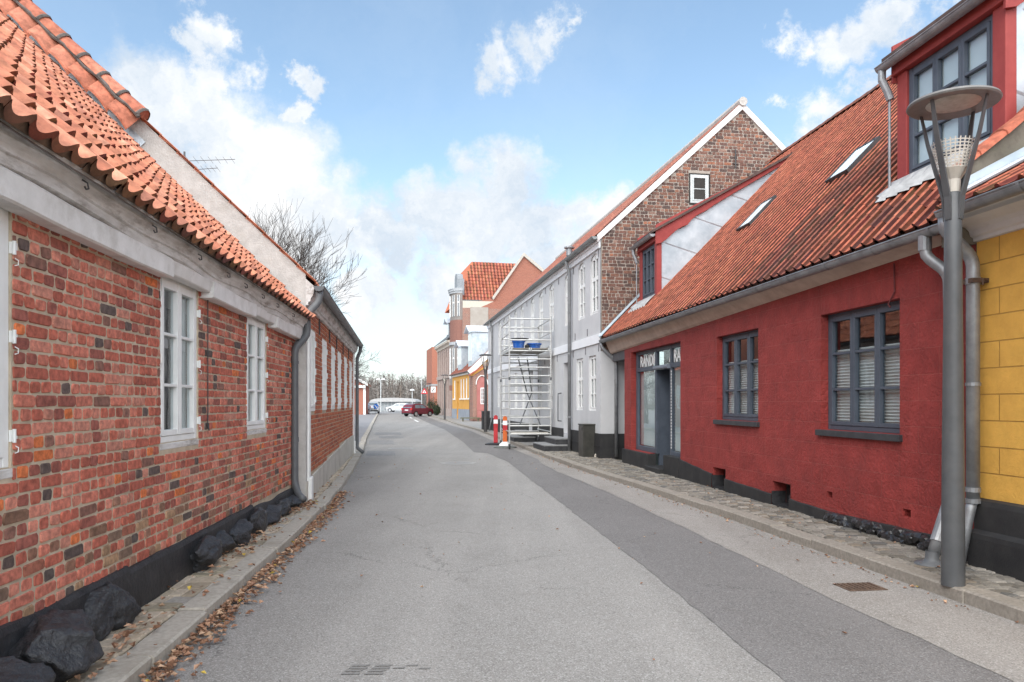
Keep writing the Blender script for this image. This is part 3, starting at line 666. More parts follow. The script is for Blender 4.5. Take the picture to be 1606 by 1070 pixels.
for i, b in enumerate([(3.40,.13,.20,.40,.25,.24),(4.10,.11,.22,.44,.25,.27),(4.72,.06,.22,.19,.15,.19),(4.98,.07,.22,.24,.16,.17),(6.72,.06,.21,.34,.16,.16),(7.35,.05,.19,.32,.14,.13),(7.9,.06,.21,.36,.15,.15),(8.55,.06,.21,.40,.15,.16),(9.25,.06,.19,.36,.15,.15),(9.95,.06,.18,.40,.15,.14),(10.6,.05,.18,.34,.15,.15),(2.3,.10,.2,.45,.2,.2)]):
    boulder(*b, 30+i, h1)
# thin iron bar beside the second window
k = MB(); k.tube([(.02,7.04,2.5),(.02,7.04,1.36)], .005, 6); k.tube([(.02,7.02,1.36),(.03,7.04,1.30),(.02,7.06,1.36)], .006, 6); k.build('shutter_rod', dark_metal, h1)

# ------------------------------------------------------------------ left: the taller brick house behind it
h2 = thing('brick_house', 'long brick house behind the first with white gable, white corner strips and grey gutter', 'house', (-3.0,11.05,0), 8.23)
W2 = [(.66,1.30),(2.46,3.22),(4.22,4.96),(5.80,6.60),(7.70,8.50),(9.62,10.42)]
H2W = [(a,b,1.42,2.68) for a,b in W2]
w = MB(); wall(w, PL, 0, 11.35, .05, 3.1, H2W, .08); w.add([(0,11.35,.05),(-8.6,11.35,.05),(-8.6,11.35,3.3),(-4.3,11.35,7.4),(0,11.35,3.3)], [(0,1,2,3,4)])
w.build('wall', mortar_m, h2)
PAL2 = [((.40,.115,.055),6),((.46,.15,.075),5),((.33,.09,.05),3),((.50,.18,.085),2),((.27,.085,.055),2)]
pb = lambda a: .40+.025*a if a < 8 else .62
w = MB(); bricks(w, PL, .0, 11.3, .40, 3.0, H2W, seed=14, pal=PAL2, keep=lambda a, z: z > pb(a)+.03)
w.build('brickwork', brick_near, h2)
w = MB(); n = 24
for i in range(n):
    a0, a1 = 11.35*i/n, 11.35*(i+1)/n
    w.pbox(lambda a, b, d: (d, a, b+((pb(a)-.5) if b > .3 else 0)), a0, a1, .05, .5, 0, .035)
w.build('plinth', M('pale_render_plinth', (.46,.43,.38), (.56,.53,.47), scale=3, bump=.3, bscale=30, stain=(.30,.27,.22), sscale=2), h2)
interior(h2, PL, .3, 11, .6, 2.9)
for (a,b,c,d) in H2W:
    wo = window(h2, PL, a, b, c, d, 2, 3, white_paint, rec=-.012, fw=.06, cw=.04, th=.08, back='curtain', bevel=0)
    k = MB()
    for e in (a, b):
        for q in (.15,.5,.85): z = c+(d-c)*q; k.cut().pbox(PL, e-.02, e+.02, z-.05, z+.05, .013, .028)
    k.build('hinge', white_paint, wo)
k = MB()
for a in (.20, 11.05):
    k.cut().pbox(PL, a, a+.19, .45, 3.0, .001, .05); k.pbox(PL, a-.02, a+.22, .05, .45, .001, .085)
k.build('corner_strip', white_paint, h2, bevel=.01)
io = MB().pbox(PL, -.018, .018, 2.70, 2.99, .01, .03).build('wall_anchor', dark_metal, h2); io.location = (0,1.88,0)
for a in (3.75,5.38,7.2,9.1): o = io.copy(); C.objects.link(o); o.parent = h2; o.location = (0,a,0)
w = MB(); w.extr(PL, [(0,2.96),(.05,2.965),(.055,3.01),(.085,3.02),(.095,3.07),(.125,3.11),(.135,3.18),(.145,3.24),(0,3.36)], 0, 11.4, .3, .006)
w.build('cornice', plaster, h2)
g2 = MB(); apex = (-4.3, 7.42)
g2.add([(0.02,-.001,.05),(-8.6,-.001,.05),(-8.6,-.001,3.3),(apex[0],-.001,apex[1]+.07),(.02,-.001,3.405),(.02,-.001,3.3)], [(0,1,2,3,4,5)])
g2.add([(.02,-.001,.05),(.02,.3,.05),(.02,.3,3.38),(.02,-.001,3.38)], [(0,1,2,3)])
g2.build('gable', plaster_gable, h2)
s2 = math.atan(.95); c2_, s2_ = math.cos(s2), math.sin(s2)
S2 = lambda a, t, h: (.15-t*c2_+h*s2_, a, 3.285+t*s2_+h*c2_)
w = MB(); tiles(w, S2, -.05, 11.45, 6.15, .22, .32, .03, TPAL, 18, lip=.032, ns=6)
w.build('roof', tile_m, h2)
w = MB(); w.add([S2(.03,0,-.03),S2(11.4,0,-.03),S2(11.4,6.2,-.03),S2(.03,6.2,-.03)], [(0,1,2,3)]); w.add([S2(.03,6.2,-.03),S2(11.4,6.2,-.03),(-8.8,11.4,3.1),(-8.8,.03,3.1)], [(0,1,2,3)])
w.build('roof_underlay', bpy.data.materials['dark_roof_boards'], h2)
# heavy tile capping on the upper verge, a course of tiles hung below it, lead flashing under that
cap = MB(); hung = MB(); rnd = random.Random(2); CP = [((.50,.17,.10),4),((.56,.21,.13),3),((.42,.14,.085),2)]
for i in range(8):
    t0 = 3.25+i*.35; col = pick(CP, rnd); n = 8; vs = []
    for (t, e) in ((t0-.02,.026),(t0+.37,0)):
        for k in range(n+1):
            a = math.pi*k/n; vs.append(S2(-.10+math.cos(a)*(.14+e), t, .0+math.sin(a)*(.125+e)))
    cap.add(vs, [(k,k+1,n+2+k,n+1+k) for k in range(n)]+[tuple(range(n+1))], col)
    for q in (0,):
        col = pick(CP, rnd); vs = []; t1 = t0-.05+rnd.uniform(-.03,.03)
        for k in range(7):
            p = k/6; bz = .05*(p-.5)+.025*math.sin(math.pi*p)-.012
            tt = t1+p*.37
            vs += [S2(-.16-bz*.5, tt, .03+bz), S2(-.32-bz, tt-.05, -.205+bz), S2(-.315-bz, tt-.05, -.235+bz)]
        hung.add(vs, [f for k in range(6) for f in ((k*3,k*3+3,k*3+4,k*3+1),(k*3+1,k*3+4,k*3+5,k*3+2))], col)
jm = MB(); jm.tube([S2(-.235,3.2+.19*q,-.018+.012*math.sin(q*2.1)+rnd.uniform(-.01,.01)) for q in range(16)], [rnd.uniform(.016,.034) for q in range(16)], 6)
for i in range(9):
    t0 = 3.25+i*.35
    jm.add([S2(-.10+math.cos(math.pi*k/8)*r_, t, math.sin(math.pi*k/8)*(r_-.015)) for t, r_ in ((t0-.035,.16),(t0-.005,.172),(t0+.03,.155)) for k in range(9)], [(j*9+k, j*9+k+1, j*9+10+k, j*9+9+k) for j in range(2) for k in range(8)])
co = cap.build('verge_capping', tile_m, h2, smooth=False); jm.build('mortar_joint', M('dark_verge_mortar', (.085,.075,.068), (.17,.15,.135), scale=14, bump=.5), co); hung.build('hung_tile', tile_m, co)
fl = MB(); fl.add([S2(-.02,3.0,-.20),S2(-.02,6.1,-.20),S2(-.02,6.1,-.56),S2(-.02,3.0,-.56)], [(0,1,2,3)])
fl.prism([S2(-.16,3.0,-.56),S2(-.16,6.1,-.56),S2(-.02,6.1,-.44),S2(-.02,3.0,-.44)], (0,-.004,-.012)); fl.build('lead_flashing', zinc_light, h2)
gutter(h2, PL, -.12, 11.3, .215, 3.225, .075, 1.0, grey_metal)
pipe(h2, [(.215,-.02,3.17),(.215,-.03,3.02),(.05,-.08,2.82),(.05,-.08,2.52),(-.10,-.26,2.32),(-.10,-.26,.42),(-.04,-.36,.27),(.05,-.48,.21)], .052, grey_metal, [((-.10,-.26,1.0),(-.10,-.26,1.07)),((-.10,-.26,2.1),(-.10,-.26,2.14))])
pipe(h2, [(.215,11.2,3.17),(.215,11.2,3.05),(.12,11.2,2.85),(.12,11.2,.25),(.30,11.1,.12)], .05, grey_metal)
an = MB(); an.tube([(-2.5,3.2,4.9),(-2.5,3.2,6.1)], .018, 6)
for z, l in ((5.93,.9),(5.76,.6)):
    an.tube([(-2.5,3.2,z),(-2.5+l,3.1,z+.04)], .006, 5)
    for i in range(7): x = -2.42+l*.85*i/6; an.tube([(x,3.02-.06,z+.01+i*.005),(x,3.35,z+.01+i*.005)], .003, 4)
an.build('antenna', grey_metal, h2)

h3 = thing('brick_house', 'low brick house set back on the left past the second brick house', 'house', (-8.2,27,0), 8.5)
w = MB(); wall(w, PL, 0, 19, .0, 3.6, [(a,a+.8,1.2,2.6) for a in (1.5,4.5,7.5,10.5,13.5,16.5)], .1); w.add([(0,0,0),(-7,0,0),(-7,0,3.6),(-3.5,0,6.2),(0,0,3.6)], [(0,1,2,3,4)]); w.build('wall', BR('coursed_red_brick', 'yz', .24, .08, .012, (.36,.12,.08), (.27,.09,.06), (.45,.38,.31)), h3)
w = MB(); w.add([(.3,-.1,3.5),(.3,19.1,3.5),(-3.6,19.1,6.3),(-3.6,-.1,6.3)], [(0,1,2,3)]); w.add([(-7.3,-.1,3.5),(-7.3,19.1,3.5),(-3.6,19.1,6.3),(-3.6,-.1,6.3)], [(0,1,2,3)]); w.build('roof', M('plain_clay_roof', (.40,.14,.08), (.48,.19,.12), scale=9), h3)
for a in (1.5,4.5,7.5,10.5,13.5,16.5): window(h3, PL, a, a+.8, 1.2, 2.6, 2, 3, white_paint, rec=.03, bevel=0)
interior(h3, PL, .5, 18.5, .8, 3)

# ------------------------------------------------------------------ right: the red house
rh = thing('red_house', 'low red limewashed shop house with dark red tile roof, two dormers and a black footing', 'house', (5.03,0,0), 7.0)
RT = [((.37,.108,.06),6),((.40,.118,.066),5),((.345,.098,.055),5),((.42,.135,.078),1.5),((.30,.088,.053),1.5)]
RTD = [((.20,.066,.043),4),((.235,.074,.046),4),((.165,.062,.043),2),((.27,.08,.048),2)]
SHOP = (14.78,18.20,.45,2.74,.13); RW1 = (8.05,9.63,1.22,2.645,.10); RW2 = (11.40,12.98,1.27,2.66,.10)
VN = [(12.61,13.15,.13,.46,.22),(10.41,10.93,.13,.445,.22),(9.36,9.48,.39,.465,.1),(7.87,8.0,.375,.455,.1)]
w = MB(); wall(w, PR, 6.95, 18.78, .06, 3.12, [(14.78,15.72,.45,2.74,.13,(1,)),(15.72,16.72,.06,2.74,.13,(0,1,3)),(16.72,18.20,.45,2.74,.13,(3,)),RW1,RW2]+VN)
w.add([(0,18.78,.06),(.75,18.78,.06),(.75,18.78,3.1),(0,18.78,3.1)], [(0,1,2,3)])
w.build('wall', red_stucco, rh)
w = MB(); w.add([(.75,18.78,.06),(.75,20.2,.06),(.75,20.2,3.6),(.75,18.78,3.6)], [(0,1,2,3)]); w.add([(0.0,6.953,.06),(9.2,6.953,.06),(9.2,6.953,3.3),(4.5,6.953,7.95),(0.0,6.953,3.4)], [(0,1,2,3,4)])
w.build('gable', M('mossy_dark_render', (.11,.095,.075), (.19,.165,.13), rough=.95, scale=6, bump=.5, bscale=25, stain=(.07,.075,.045), sscale=3), rh)
interior(rh, PR, 7.3, 18.5, .1, 2.95)
vg = MB()
for a,b,c,d,e in VN[:2]: vg.cut().add([PR(a-.05,c-.05,-.2),PR(b+.05,c-.05,-.2),PR(b+.05,d+.05,-.2),PR(a-.05,d+.05,-.2)], [(0,1,2,3)]); vg.pbox(PR, a+.12, a+.16, c+.005, d-.005, -.19, -.12); [vg.add(q_, [(0,1,2,3)]) for q_ in ([PR(a+.003,c,.021),PR(a+.003,d-.14,.021),PR(a+.003,d-.14,-.195),PR(a+.003,c,-.195)],[PR(b-.003,c,.021),PR(b-.003,d-.14,.021),PR(b-.003,d-.14,-.195),PR(b-.003,c,-.195)],[PR(a,c+.003,.019),PR(b,c+.003,.019),PR(b,c+.003,-.195),PR(a,c+.003,-.195)])]
for a,b,c,d,e in VN[2:]: vg.cut().add([PR(a,c,-.09),PR(b,c,-.09),PR(b,d,-.09),PR(a,d,-.09)], [(0,1,2,3)])
vg.build('cellar_vent', black_paint, rh)
# black footing with a stepped, uneven top; rough split stones towards the near end
pt = [(7.0,.27),(8.2,.25),(9.44,.225),(10.41,.255),(10.93,.26),(12.61,.31),(13.15,.335),(14.78,.47)]
w = MB()
for i in range(len(pt)-1):
    (a0,z0),(a1,z1) = pt[i],pt[i+1]
    if (a0,a1) in ((10.41,10.93),(12.61,13.15)):
        w.pbox(PR, a0, a1, .05, .128, -.2, .02); continue
    n = 10
    for k in range(n):
        p, q = a0+(a1-a0)*k/n, a0+(a1-a0)*(k+1)/n; za, zb = z0+(z1-z0)*k/n, z0+(z1-z0)*(k+1)/n
        e = lambda s: .008*mnoise.noise((s*3,0,0))
        w.add([PR(p,.05,.03+e(p)),PR(q,.05,.03+e(q)),PR(q,zb+e(q),.025),PR(p,za+e(p),.025),PR(q,zb+e(q),-.002),PR(p,za+e(p),-.002)], [(0,1,2,3),(3,2,4,5)])
w.cut().pbox(PR, 16.72, 18.80, .05, .44, -.14, .06); w.pbox(PR, 14.78, 15.72, .05, .49, -.13, .035); w.pbox(PR, 15.725, 16.715, .05, .20, -.5, .13)
w.build('plinth', plinth_grey, rh, bevel=.012)
rnd = random.Random(4)
w = MB()
for i in range(60):
    a = rnd.uniform(7.05, 9.4); zt = interp([(x,z) for x,z in pt], a)-.02; z = rnd.uniform(.09, zt-.02); r_ = rnd.uniform(.05,.10)
    bm = bmesh.new(); bmesh.ops.create_icosphere(bm, subdivisions=2, radius=1)
    for v in bm.verts:
        p = v.co*(1+.35*mnoise.noise(v.co*1.6+Vector((i*3.1,0,0)))); v.co = Vector((-.022+p.x*.065, a+p.y*r_*1.1, min(z+p.z*r_*.8, zt+.02)))
    o0 = len(w.v); w.add([tuple(v.co) for v in bm.verts], [[v.index for v in f.verts] for f in bm.faces]); bm.free()
w.build('rubble_footing', M('glossy_tar', (.015,.015,.016), (.03,.03,.032), rough=.3, scale=7, bump=.5, bscale=16, spec=.6, bdist=.02), rh, smooth=False)
slate = M('black_tile_sill', (.035,.036,.04), (.055,.056,.06), rough=.5, scale=8, bump=.1)
for (a,b,c,d,e) in (RW1, RW2):
    window(rh, PR, a, b, c, d, 3, 3, blue_paint, rec=.10, fw=.055, cw=.05, gw=.03, th=.06, back='blind', sill=(.05,.075,.05,slate))
# shop front: two tall panes, a recessed door between them, a row of lights above
sf = MB(); d1, d0 = -.12, -.19
for (a, b) in ((14.78,14.86),(15.66,15.76),(16.64,16.76),(18.06,18.20)): sf.pbox(PR, a, b, .45, 2.735, d0, d1)
for (a, b) in ((14.86,15.66),(16.76,18.06)):
    sf.pbox(PR, a, b, .45, .56, d0, d1-.004); sf.pbox(PR, a, b, 2.27, 2.36, d0, d1+.010); sf.pbox(PR, a, b, 2.66, 2.735, d0, d1-.004)
sf.pbox(PR, 15.76, 16.64, 2.27, 2.35, d0, d1+.02); sf.pbox(PR, 15.76, 16.64, 2.66, 2.735, d0, d1-.004)
sf.pbox(PR, 16.642, 16.76, .2, 2.27, -.62, d0-.001); sf.pbox(PR, 15.66, 15.758, .2, 2.27, -.62, d0-.001); sf.pbox(PR, 15.76, 16.64, 2.27, 2.30, -.62, d0-.001)
so = sf.build('shop_front', blue_paint, rh, bevel=.006)
gp = MB()
for (a, b) in ((14.86,15.66),(16.76,18.06)): gp.cut().add([PR(a,.56,-.155),PR(b,.56,-.155),PR(b,2.27,-.155),PR(a,2.27,-.155)], [(0,1,2,3)])
gp.build('shop_pane', glass_shop, so)
gp = MB()
for (a, b) in ((14.86,15.66),(15.76,16.64),(16.76,18.06)): gp.cut().add([PR(a,2.35,-.155),PR(b,2.35,-.155),PR(b,2.66,-.155),PR(a,2.66,-.155)], [(0,1,2,3)])
gp.build('transom_pane', glass, so)
k = MB()
for (a, b) in ((14.86,15.66),(16.76,18.06)): k.cut().pbox(PR, a+.02, b-.02, .58, 2.24, -.205, -.20)
k.build('frosted_screen', frost, so)
k = MB(); k.tube([PR(15.74,2.30,-.085),PR(16.66,2.30,-.085)], .045, 12); k.build('awning_roller', M('dull_blue_grey', (.18,.20,.23)), so, smooth=False)
k = MB()
for i in range(26): z = .62+i*.062; k.cut().pbox(PR, 15.64, 15.665, z, z+.04, d1+.001, d1+.009)
k.build('white_studs', white_paint, so)
dm = MB(); dm.pbox(PR, 15.78, 16.62, .21, 2.26, -.60, -.56); dm.pbox(PR, 15.84, 16.56, 1.25, 2.15, -.559, -.545); dm.pbox(PR, 15.84, 16.56, .32, 1.1, -.559, -.545)
do = dm.build('shop_door', M('dark_blue_door', (.045,.055,.075), (.06,.07,.095), rough=.45), rh, bevel=.008)
k = MB(); k.pbox(PR, 15.86, 15.90, 1.08, 1.34, -.544, -.53); k.tube([PR(15.88,1.2,-.53),PR(15.88,1.2,-.49),PR(16.0,1.19,-.49)], .010, 8); k.lathe((.53,15.88,1.36), [(.0,-.02),(.022,-.01),(.022,.01),(0,.02)], 10); k.build('door_handle', M('chrome', (.6,.6,.6), metallic=1, rough=.25, bump=0), do)
def lettering(text, parent, P0, width, height, mat, rot, name='shop_lettering'):
    cu = bpy.data.curves.new(name, 'FONT'); cu.body = text; cu.size = 1; cu.extrude = .004; cu.offset = .012
    to = bpy.data.objects.new('tmp', cu); C.objects.link(to); dg = bpy.context.evaluated_depsgraph_get(); me = bpy.data.meshes.new_from_object(to.evaluated_get(dg))
    bpy.data.objects.remove(to)
    xs = [v.co.x for v in me.vertices]; ys_ = [v.co.y for v in me.vertices]; x0, x1, y0, y1 = min(xs), max(xs), min(ys_), max(ys_)
    for v in me.vertices: v.co = Vector(((v.co.x-x0)/(x1-x0)*width, (v.co.y-y0)/(y1-y0)*height, v.co.z))
    me.materials.clear(); me.materials.append(mat); o = bpy.data.objects.new(name, me); C.objects.link(o); o.parent = parent; o.location = P0; o.rotation_euler = rot
    return o
ltm = M('white_lettering', (.80,.80,.78), rough=.5, bump=0)
lettering('RANDI', so, PR(17.93,2.375,-.150), 1.02, .25, ltm, (R(90),0,R(-90)))
lettering('RANDI', so, PR(15.58,2.375,-.150), .95, .25, ltm, (R(90),0,R(-90)))
k = MB()
for a in (16.88, 15.86):
    k.cut().tube([PR(a,2.40,-.15),PR(a-.05,2.50,-.15),PR(a-.055,2.63,-.15)], .014, 6)
k.build('window_flourish', ltm, so)
k = MB(); k.tube([(-.012,8.13,3.02),(-.012,8.12,2.72),(-.03,8.2,2.60),(-.035,8.16,2.56)], .008, 6); k.build('loose_cable', M('dark_red_cable', (.12,.03,.03)), rh)
# roof
s3 = math.atan(1.025); c3, s3_ = math.cos(s3), math.sin(s3); L3 = 6.58
S3 = lambda a, t, h: (-.27+t*c3-h*s3_, a, 3.235+t*s3_+h*c3+.02*mnoise.noise((a*.4,t*.5,4)))
def mossy(seed):
    def f(a, t):
        return mnoise.noise((a*1.9+seed, t*.22, 2))*.75+.75*math.exp(-((a-10.2)/1.6)**2)*(1 if t < 4 else .5)-.40+mnoise.noise((a*2.3,t*1.1,1))*.35
    return f
mo = mossy(1)
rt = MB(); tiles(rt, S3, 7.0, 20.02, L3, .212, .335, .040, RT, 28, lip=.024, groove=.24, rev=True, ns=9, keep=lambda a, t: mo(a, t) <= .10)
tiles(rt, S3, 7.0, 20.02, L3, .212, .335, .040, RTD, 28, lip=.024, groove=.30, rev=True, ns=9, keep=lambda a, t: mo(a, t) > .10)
rt.build('roof', tile_m, rh)
w = MB(); w.add([S3(7.0,0,-.04),S3(20.02,0,-.04),S3(20.02,L3,-.04),S3(7.0,L3,-.04)], [(0,1,2,3)]); w.add([S3(7.0,L3,-.04),S3(20.02,L3,-.04),(9.3,20.02,3.2),(9.3,7.0,3.2)], [(0,1,2,3)])
w.build('roof_underlay', bpy.data.materials['dark_roof_boards'], rh)
w = MB(); rnd = random.Random(6); rx, ry, rz_ = S3(0,L3,0); 
RP = [((.20,.085,.06),4),((.26,.10,.065),3),((.15,.075,.06),3)]
for i in range(34):
    a0 = 6.95+i*.385; vs = []
    for (a, e) in ((a0,.012),(a0+.41,0)):
        for k_ in range(9):
            an_ = math.pi*k_/8; vs.append((rx+.02-math.cos(an_)*(.15+e), a, rz_-.045+math.sin(an_)*(.115+e)+.012*mnoise.noise((a,0,0))))
    w.add(vs, [(k_,k_+1,10+k_,9+k_) for k_ in range(8)]+[tuple(range(9))], pick(RP, rnd))
w.build('ridge_capping', tile_m, rh)
# near verge: a raised coping of tiles over the dark gable
zc_ = lambda x: 3.66+(x+.22)*.757 if x < .5 else 4.205+(x-.5)*1.025
w = MB(); rnd = random.Random(9)
for i in range(18):
    x0 = -.24+i*.262; col = pick(RT, rnd); vs = []
    for (x, e) in ((x0,.018),(x0+.275,0)):
        for k_ in range(7):
            an_ = math.pi*k_/6; vs.append((x, 7.04-math.cos(an_)*(.12+e), zc_(x)-.07+math.sin(an_)*(.065+e)))
    w.add(vs, [(k_,k_+1,8+k_,7+k_) for k_ in range(6)]+[tuple(range(7))], col)
w.build('verge_coping', tile_m, rh)
w = MB(); pts = [(-.20,2.98),(-.20,zc_(-.20)-.06),(.5,zc_(.5)-.06),(4.4,zc_(4.4)-.06),(4.4,3.4),(.3,2.98)]
w.prism([(x,6.945,z) for x, z in pts], (0,.19,0)); w.build('verge_wall', bpy.data.materials['mossy_dark_render'], rh)
# eaves
w = MB(); n = 20
for i in range(n):
    a0, a1 = 6.98+(20.0-6.98)*i/n, 6.98+(20.0-6.98)*(i+1)/n; zb = lambda a: 3.07-.23*(a-7)/11.8
    w.add([PR(a0,zb(a0),.004),PR(a1,zb(a1),.004),PR(a1,zb(a1)+.03,.05),PR(a0,zb(a0)+.03,.05),PR(a1,3.12,.175),PR(a0,3.12,.175),PR(a1,3.22,.18),PR(a0,3.22,.18)], [(0,1,2,3),(3,2,4,5),(5,4,6,7)])
w.build('eaves_board', fascia_m, rh)
w = MB(); w.pbox(PR, 18.79, 20.0, 2.62, 2.86, -.6, -.02); w.build('gate_beam', M('grey_beam', (.09,.09,.095), (.13,.13,.135)), rh)
gutter(rh, PR, 7.0, 20.08, .262, 3.165, .068, .92)
pipe(rh, [PR(7.28,3.10,.262),PR(7.28,2.93,.262),PR(7.14,2.78,.17),PR(7.10,2.70,.15),PR(7.06,.72,.15),PR(6.96,.16,.42)], .052, zinc, [(PR(7.28,3.12,.262),PR(7.28,2.98,.262)),(PR(7.04,.62,.20),PR(6.98,.30,.36))])
k = MB(); k.lathe((-.43,6.95,.108), [(.052,.12),(.055,.05),(.075,.025),(.14,.012),(.145,.0)], 20); k.build('pipe_foot', grey_metal, rh, smooth=True)
pipe(rh, [PR(20.06,3.11,.262),PR(20.06,3.0,.262),PR(20.02,2.68,-.10),PR(20.02,2.60,-.12),PR(20.02,.14,-.12)], .048, zinc, [(PR(20.02,2.1,-.12),PR(20.02,2.15,-.12))])
# dormers
def dormer(a0, a1, zb, zt, xf, cols, rows, slope, film, nearcheek=True):
    m = MB(); pw = .17; P = lambda a, b, d: (xf-d, a, b)
    m.pbox(P, a0, a0+pw, zb-.12, zt, -.12, 0); m.pbox(P, a1-pw, a1, zb-.12, zt, -.12, 0); m.pbox(P, a0-.04, a1+.04, zt, zt+.17, -.12, .05)
    d = m.build('dormer', red_paint, rh, bevel=.008)
    # window frame and panes
    f = MB(); A0, A1, Z0, Z1 = a0+pw+.004, a1-pw-.004, zb, zt-.004
    f.pbox(P, A0, A0+.055, Z0, Z1, -.09, -.03); f.pbox(P, A1-.055, A1, Z0, Z1, -.09, -.03); f.pbox(P, A0+.055, A1-.055, Z0, Z0+.06, -.09, -.032); f.pbox(P, A0+.055, A1-.055, Z1-.06, Z1, -.09, -.032)
    W = (A1-A0-.11)/cols
    for c in range(cols):
        p, q = A0+.055+c*W, A0+.055+(c+1)*W; f.pbox(P, p+.003, p+.042, Z0+.062, Z1-.062, -.08, -.02); f.pbox(P, q-.042, q-.003, Z0+.062, Z1-.062, -.08, -.02)
        f.pbox(P, p+.042, q-.042, Z0+.062, Z0+.10, -.08, -.022); f.pbox(P, p+.042, q-.042, Z1-.10, Z1-.062, -.08, -.022)
        for r in range(1, rows): z = Z0+.1+(Z1-Z0-.2)*r/rows; f.pbox(P, p+.042, q-.042, z-.015, z+.015, -.08, -.028)
    f.build('window_frame', blue_paint, d, bevel=.004)
    g = MB(); g.add([P(A0+.03,Z0+.03,-.06),P(A1-.03,Z0+.03,-.06),P(A1-.03,Z1-.03,-.06),P(A0+.03,Z1-.03,-.06)], [(0,1,2,3)]); g.build('pane', glass, d)
    b = MB(); bd = -.095 if film else -.3; b.add([P(A0,Z0,bd),P(A1,Z0,bd),P(A1,Z1,bd),P(A0,Z1,bd)], [(0,1,2,3)]); b.build('window_blind', M('white_roller_blind', (.74,.77,.77), (.80,.82,.82), bump=0, scale=2) if film else curtain, d)
    # zinc cheeks in lapped diagonal sheets
    xr = lambda z: -.27+(z-3.235)/1.025
    tz = zt+.30
    xe = ((tz-slope*(xf-.15)) - 3.235 - .27*1.025)/(1.025-slope)     # where the dormer roof meets the main roof
    ze = 3.235+(xe+.27)*1.025
    for a, sg in ((a0+.03,-1),(a1-.03,1)):
        k = MB(); top = lambda x: tz-.10+slope*(x-xf+.15)
        xc = xf+.11; k.add([(xc,a,3.235+(xc+.27)*1.025-.05),(xe,a,ze-.03),(xc,a,top(xc))], [(0,1,2)])
        e = .35
        # lapped seams: narrow raised ribs following the fold lines
        for i in range(1, 9):
            x0 = xf+i*.62-.25; z0 = 3.235+(x0+.27)*1.025; dx = .78; 
            x1, z1 = x0-dx, z0+dx*.30
            if x0 < xc+.05: continue
            if x1 < xc: tt = (x0-xc)/dx; x1 = xc; z1 = z0+dx*.30*tt
            if x0 > xe-.05: continue
            if z1 > top(x1):
                tt = (top(x0)-z0)/((z1-z0)-(top(x1)-top(x0))) if abs((z1-z0)-(top(x1)-top(x0))) > 1e-6 else 1; x1 = x0+(x1-x0)*tt; z1 = z0+(z1-z0)*tt
            k.add([(x0,a+sg*.002,z0-.012),(x0,a+sg*.012,z0+.012),(x1,a+sg*.012,z1+.012),(x1,a+sg*.002,z1-.012)], [(0,1,2,3)])
        k.build('cheek', zinc_light, d)
        # scalloped barge board
        bb = MB(); pts = []; x_a, x_b = xf-.04, xe-.02; tp = lambda x: tz+slope*(x-xf+.15)
        pts = [(x_a, tp(x_a)), (x_b, tp(x_b)), (x_b, tp(x_b)-.10)]
        low = [(xf+1.35,.24),(xf+1.2,.27),(xf+.95,.27),(xf+.82,.31),(xf+.72,.38),(xf+.62,.36),(xf+.5,.36),(xf+.36,.40),(xf+.22,.46),(xf+.08,.48),(x_a,.44)]
        for x, dz in [(xe*.75+xf*.25,.16),(xe*.55+xf*.45,.2)]+low: pts.append((x, tp(x)-dz))
        bb.prism([(x, a+sg*.05, z) for x, z in pts], (0, sg*.03, 0)); bb.build('bargeboard', red_paint, d)
    r = MB(); q = [(xf-.13,tz-.14+.0),(xe+.1,ze+.02),(xe+.1,ze+.085),(xf-.13,tz-.08)]
    r.prism([(x,a0-.10,z+.012) for x, z in q], (0,a1-a0+.20,0)); r.build('dormer_roof', M('tarred_felt', (.07,.05,.045), (.12,.08,.07), rough=.9), d)
    gg = MB(); halfround(gg, lambda a, b, dd: (xf-dd, a, b), a0-.10, a1+.14, .13, zt+.135, .062); gg.build('dormer_gutter', zinc, d)
    pp = MB(); pp.tube([(xf-.13,a1+.09,zt+.11),(xf-.13,a1+.09,zt-.02),(xf-.08,a1+.06,zt-.16),(xf-.05,a1+.05,zt-.26)], .045, 12); pp.tube([(xf-.055,a1+.06,zt-.26),(xf-.055,a1+.06,zb-.10)], .016, 8); pp.tube([(xf-.06,a1+.06,zb-.10),(xf-.19,a1+.07,zb-.20)], .045, 10); pp.build('dormer_pipe', zinc, d, smooth=False)
    # scalloped lead apron on the tiles under the window
    ap = MB(); n = int((a1-a0+.1)/.106); vs = []
    t0 = (xf+.27)/c3
    for i in range(n+1):
        a = a0+.05+.106*i; hh = .045+.022*math.cos(2*math.pi*(a/.212))
        vs += [(xf-.01, a, 3.235+(xf+.27)*1.025+.07), S3(a, t0-.14, hh), S3(a, t0-.30-.05*(i % 2), hh)]
    ap.add(vs, [f for i in range(n) for f in ((i*3,i*3+3,i*3+4,i*3+1),(i*3+1,i*3+4,i*3+5,i*3+2))]); ap.build('lead_apron', M('light_lead', (.33,.33,.325), (.48,.48,.47), metallic=.2, rough=.6, scale=8), d)
    return d
dormer(7.26, 8.92, 4.13, 5.36, .55, 3, 3, .53, True)
dormer(17.78, 19.17, 4.10, 5.30, .49, 3, 3, .53, False)
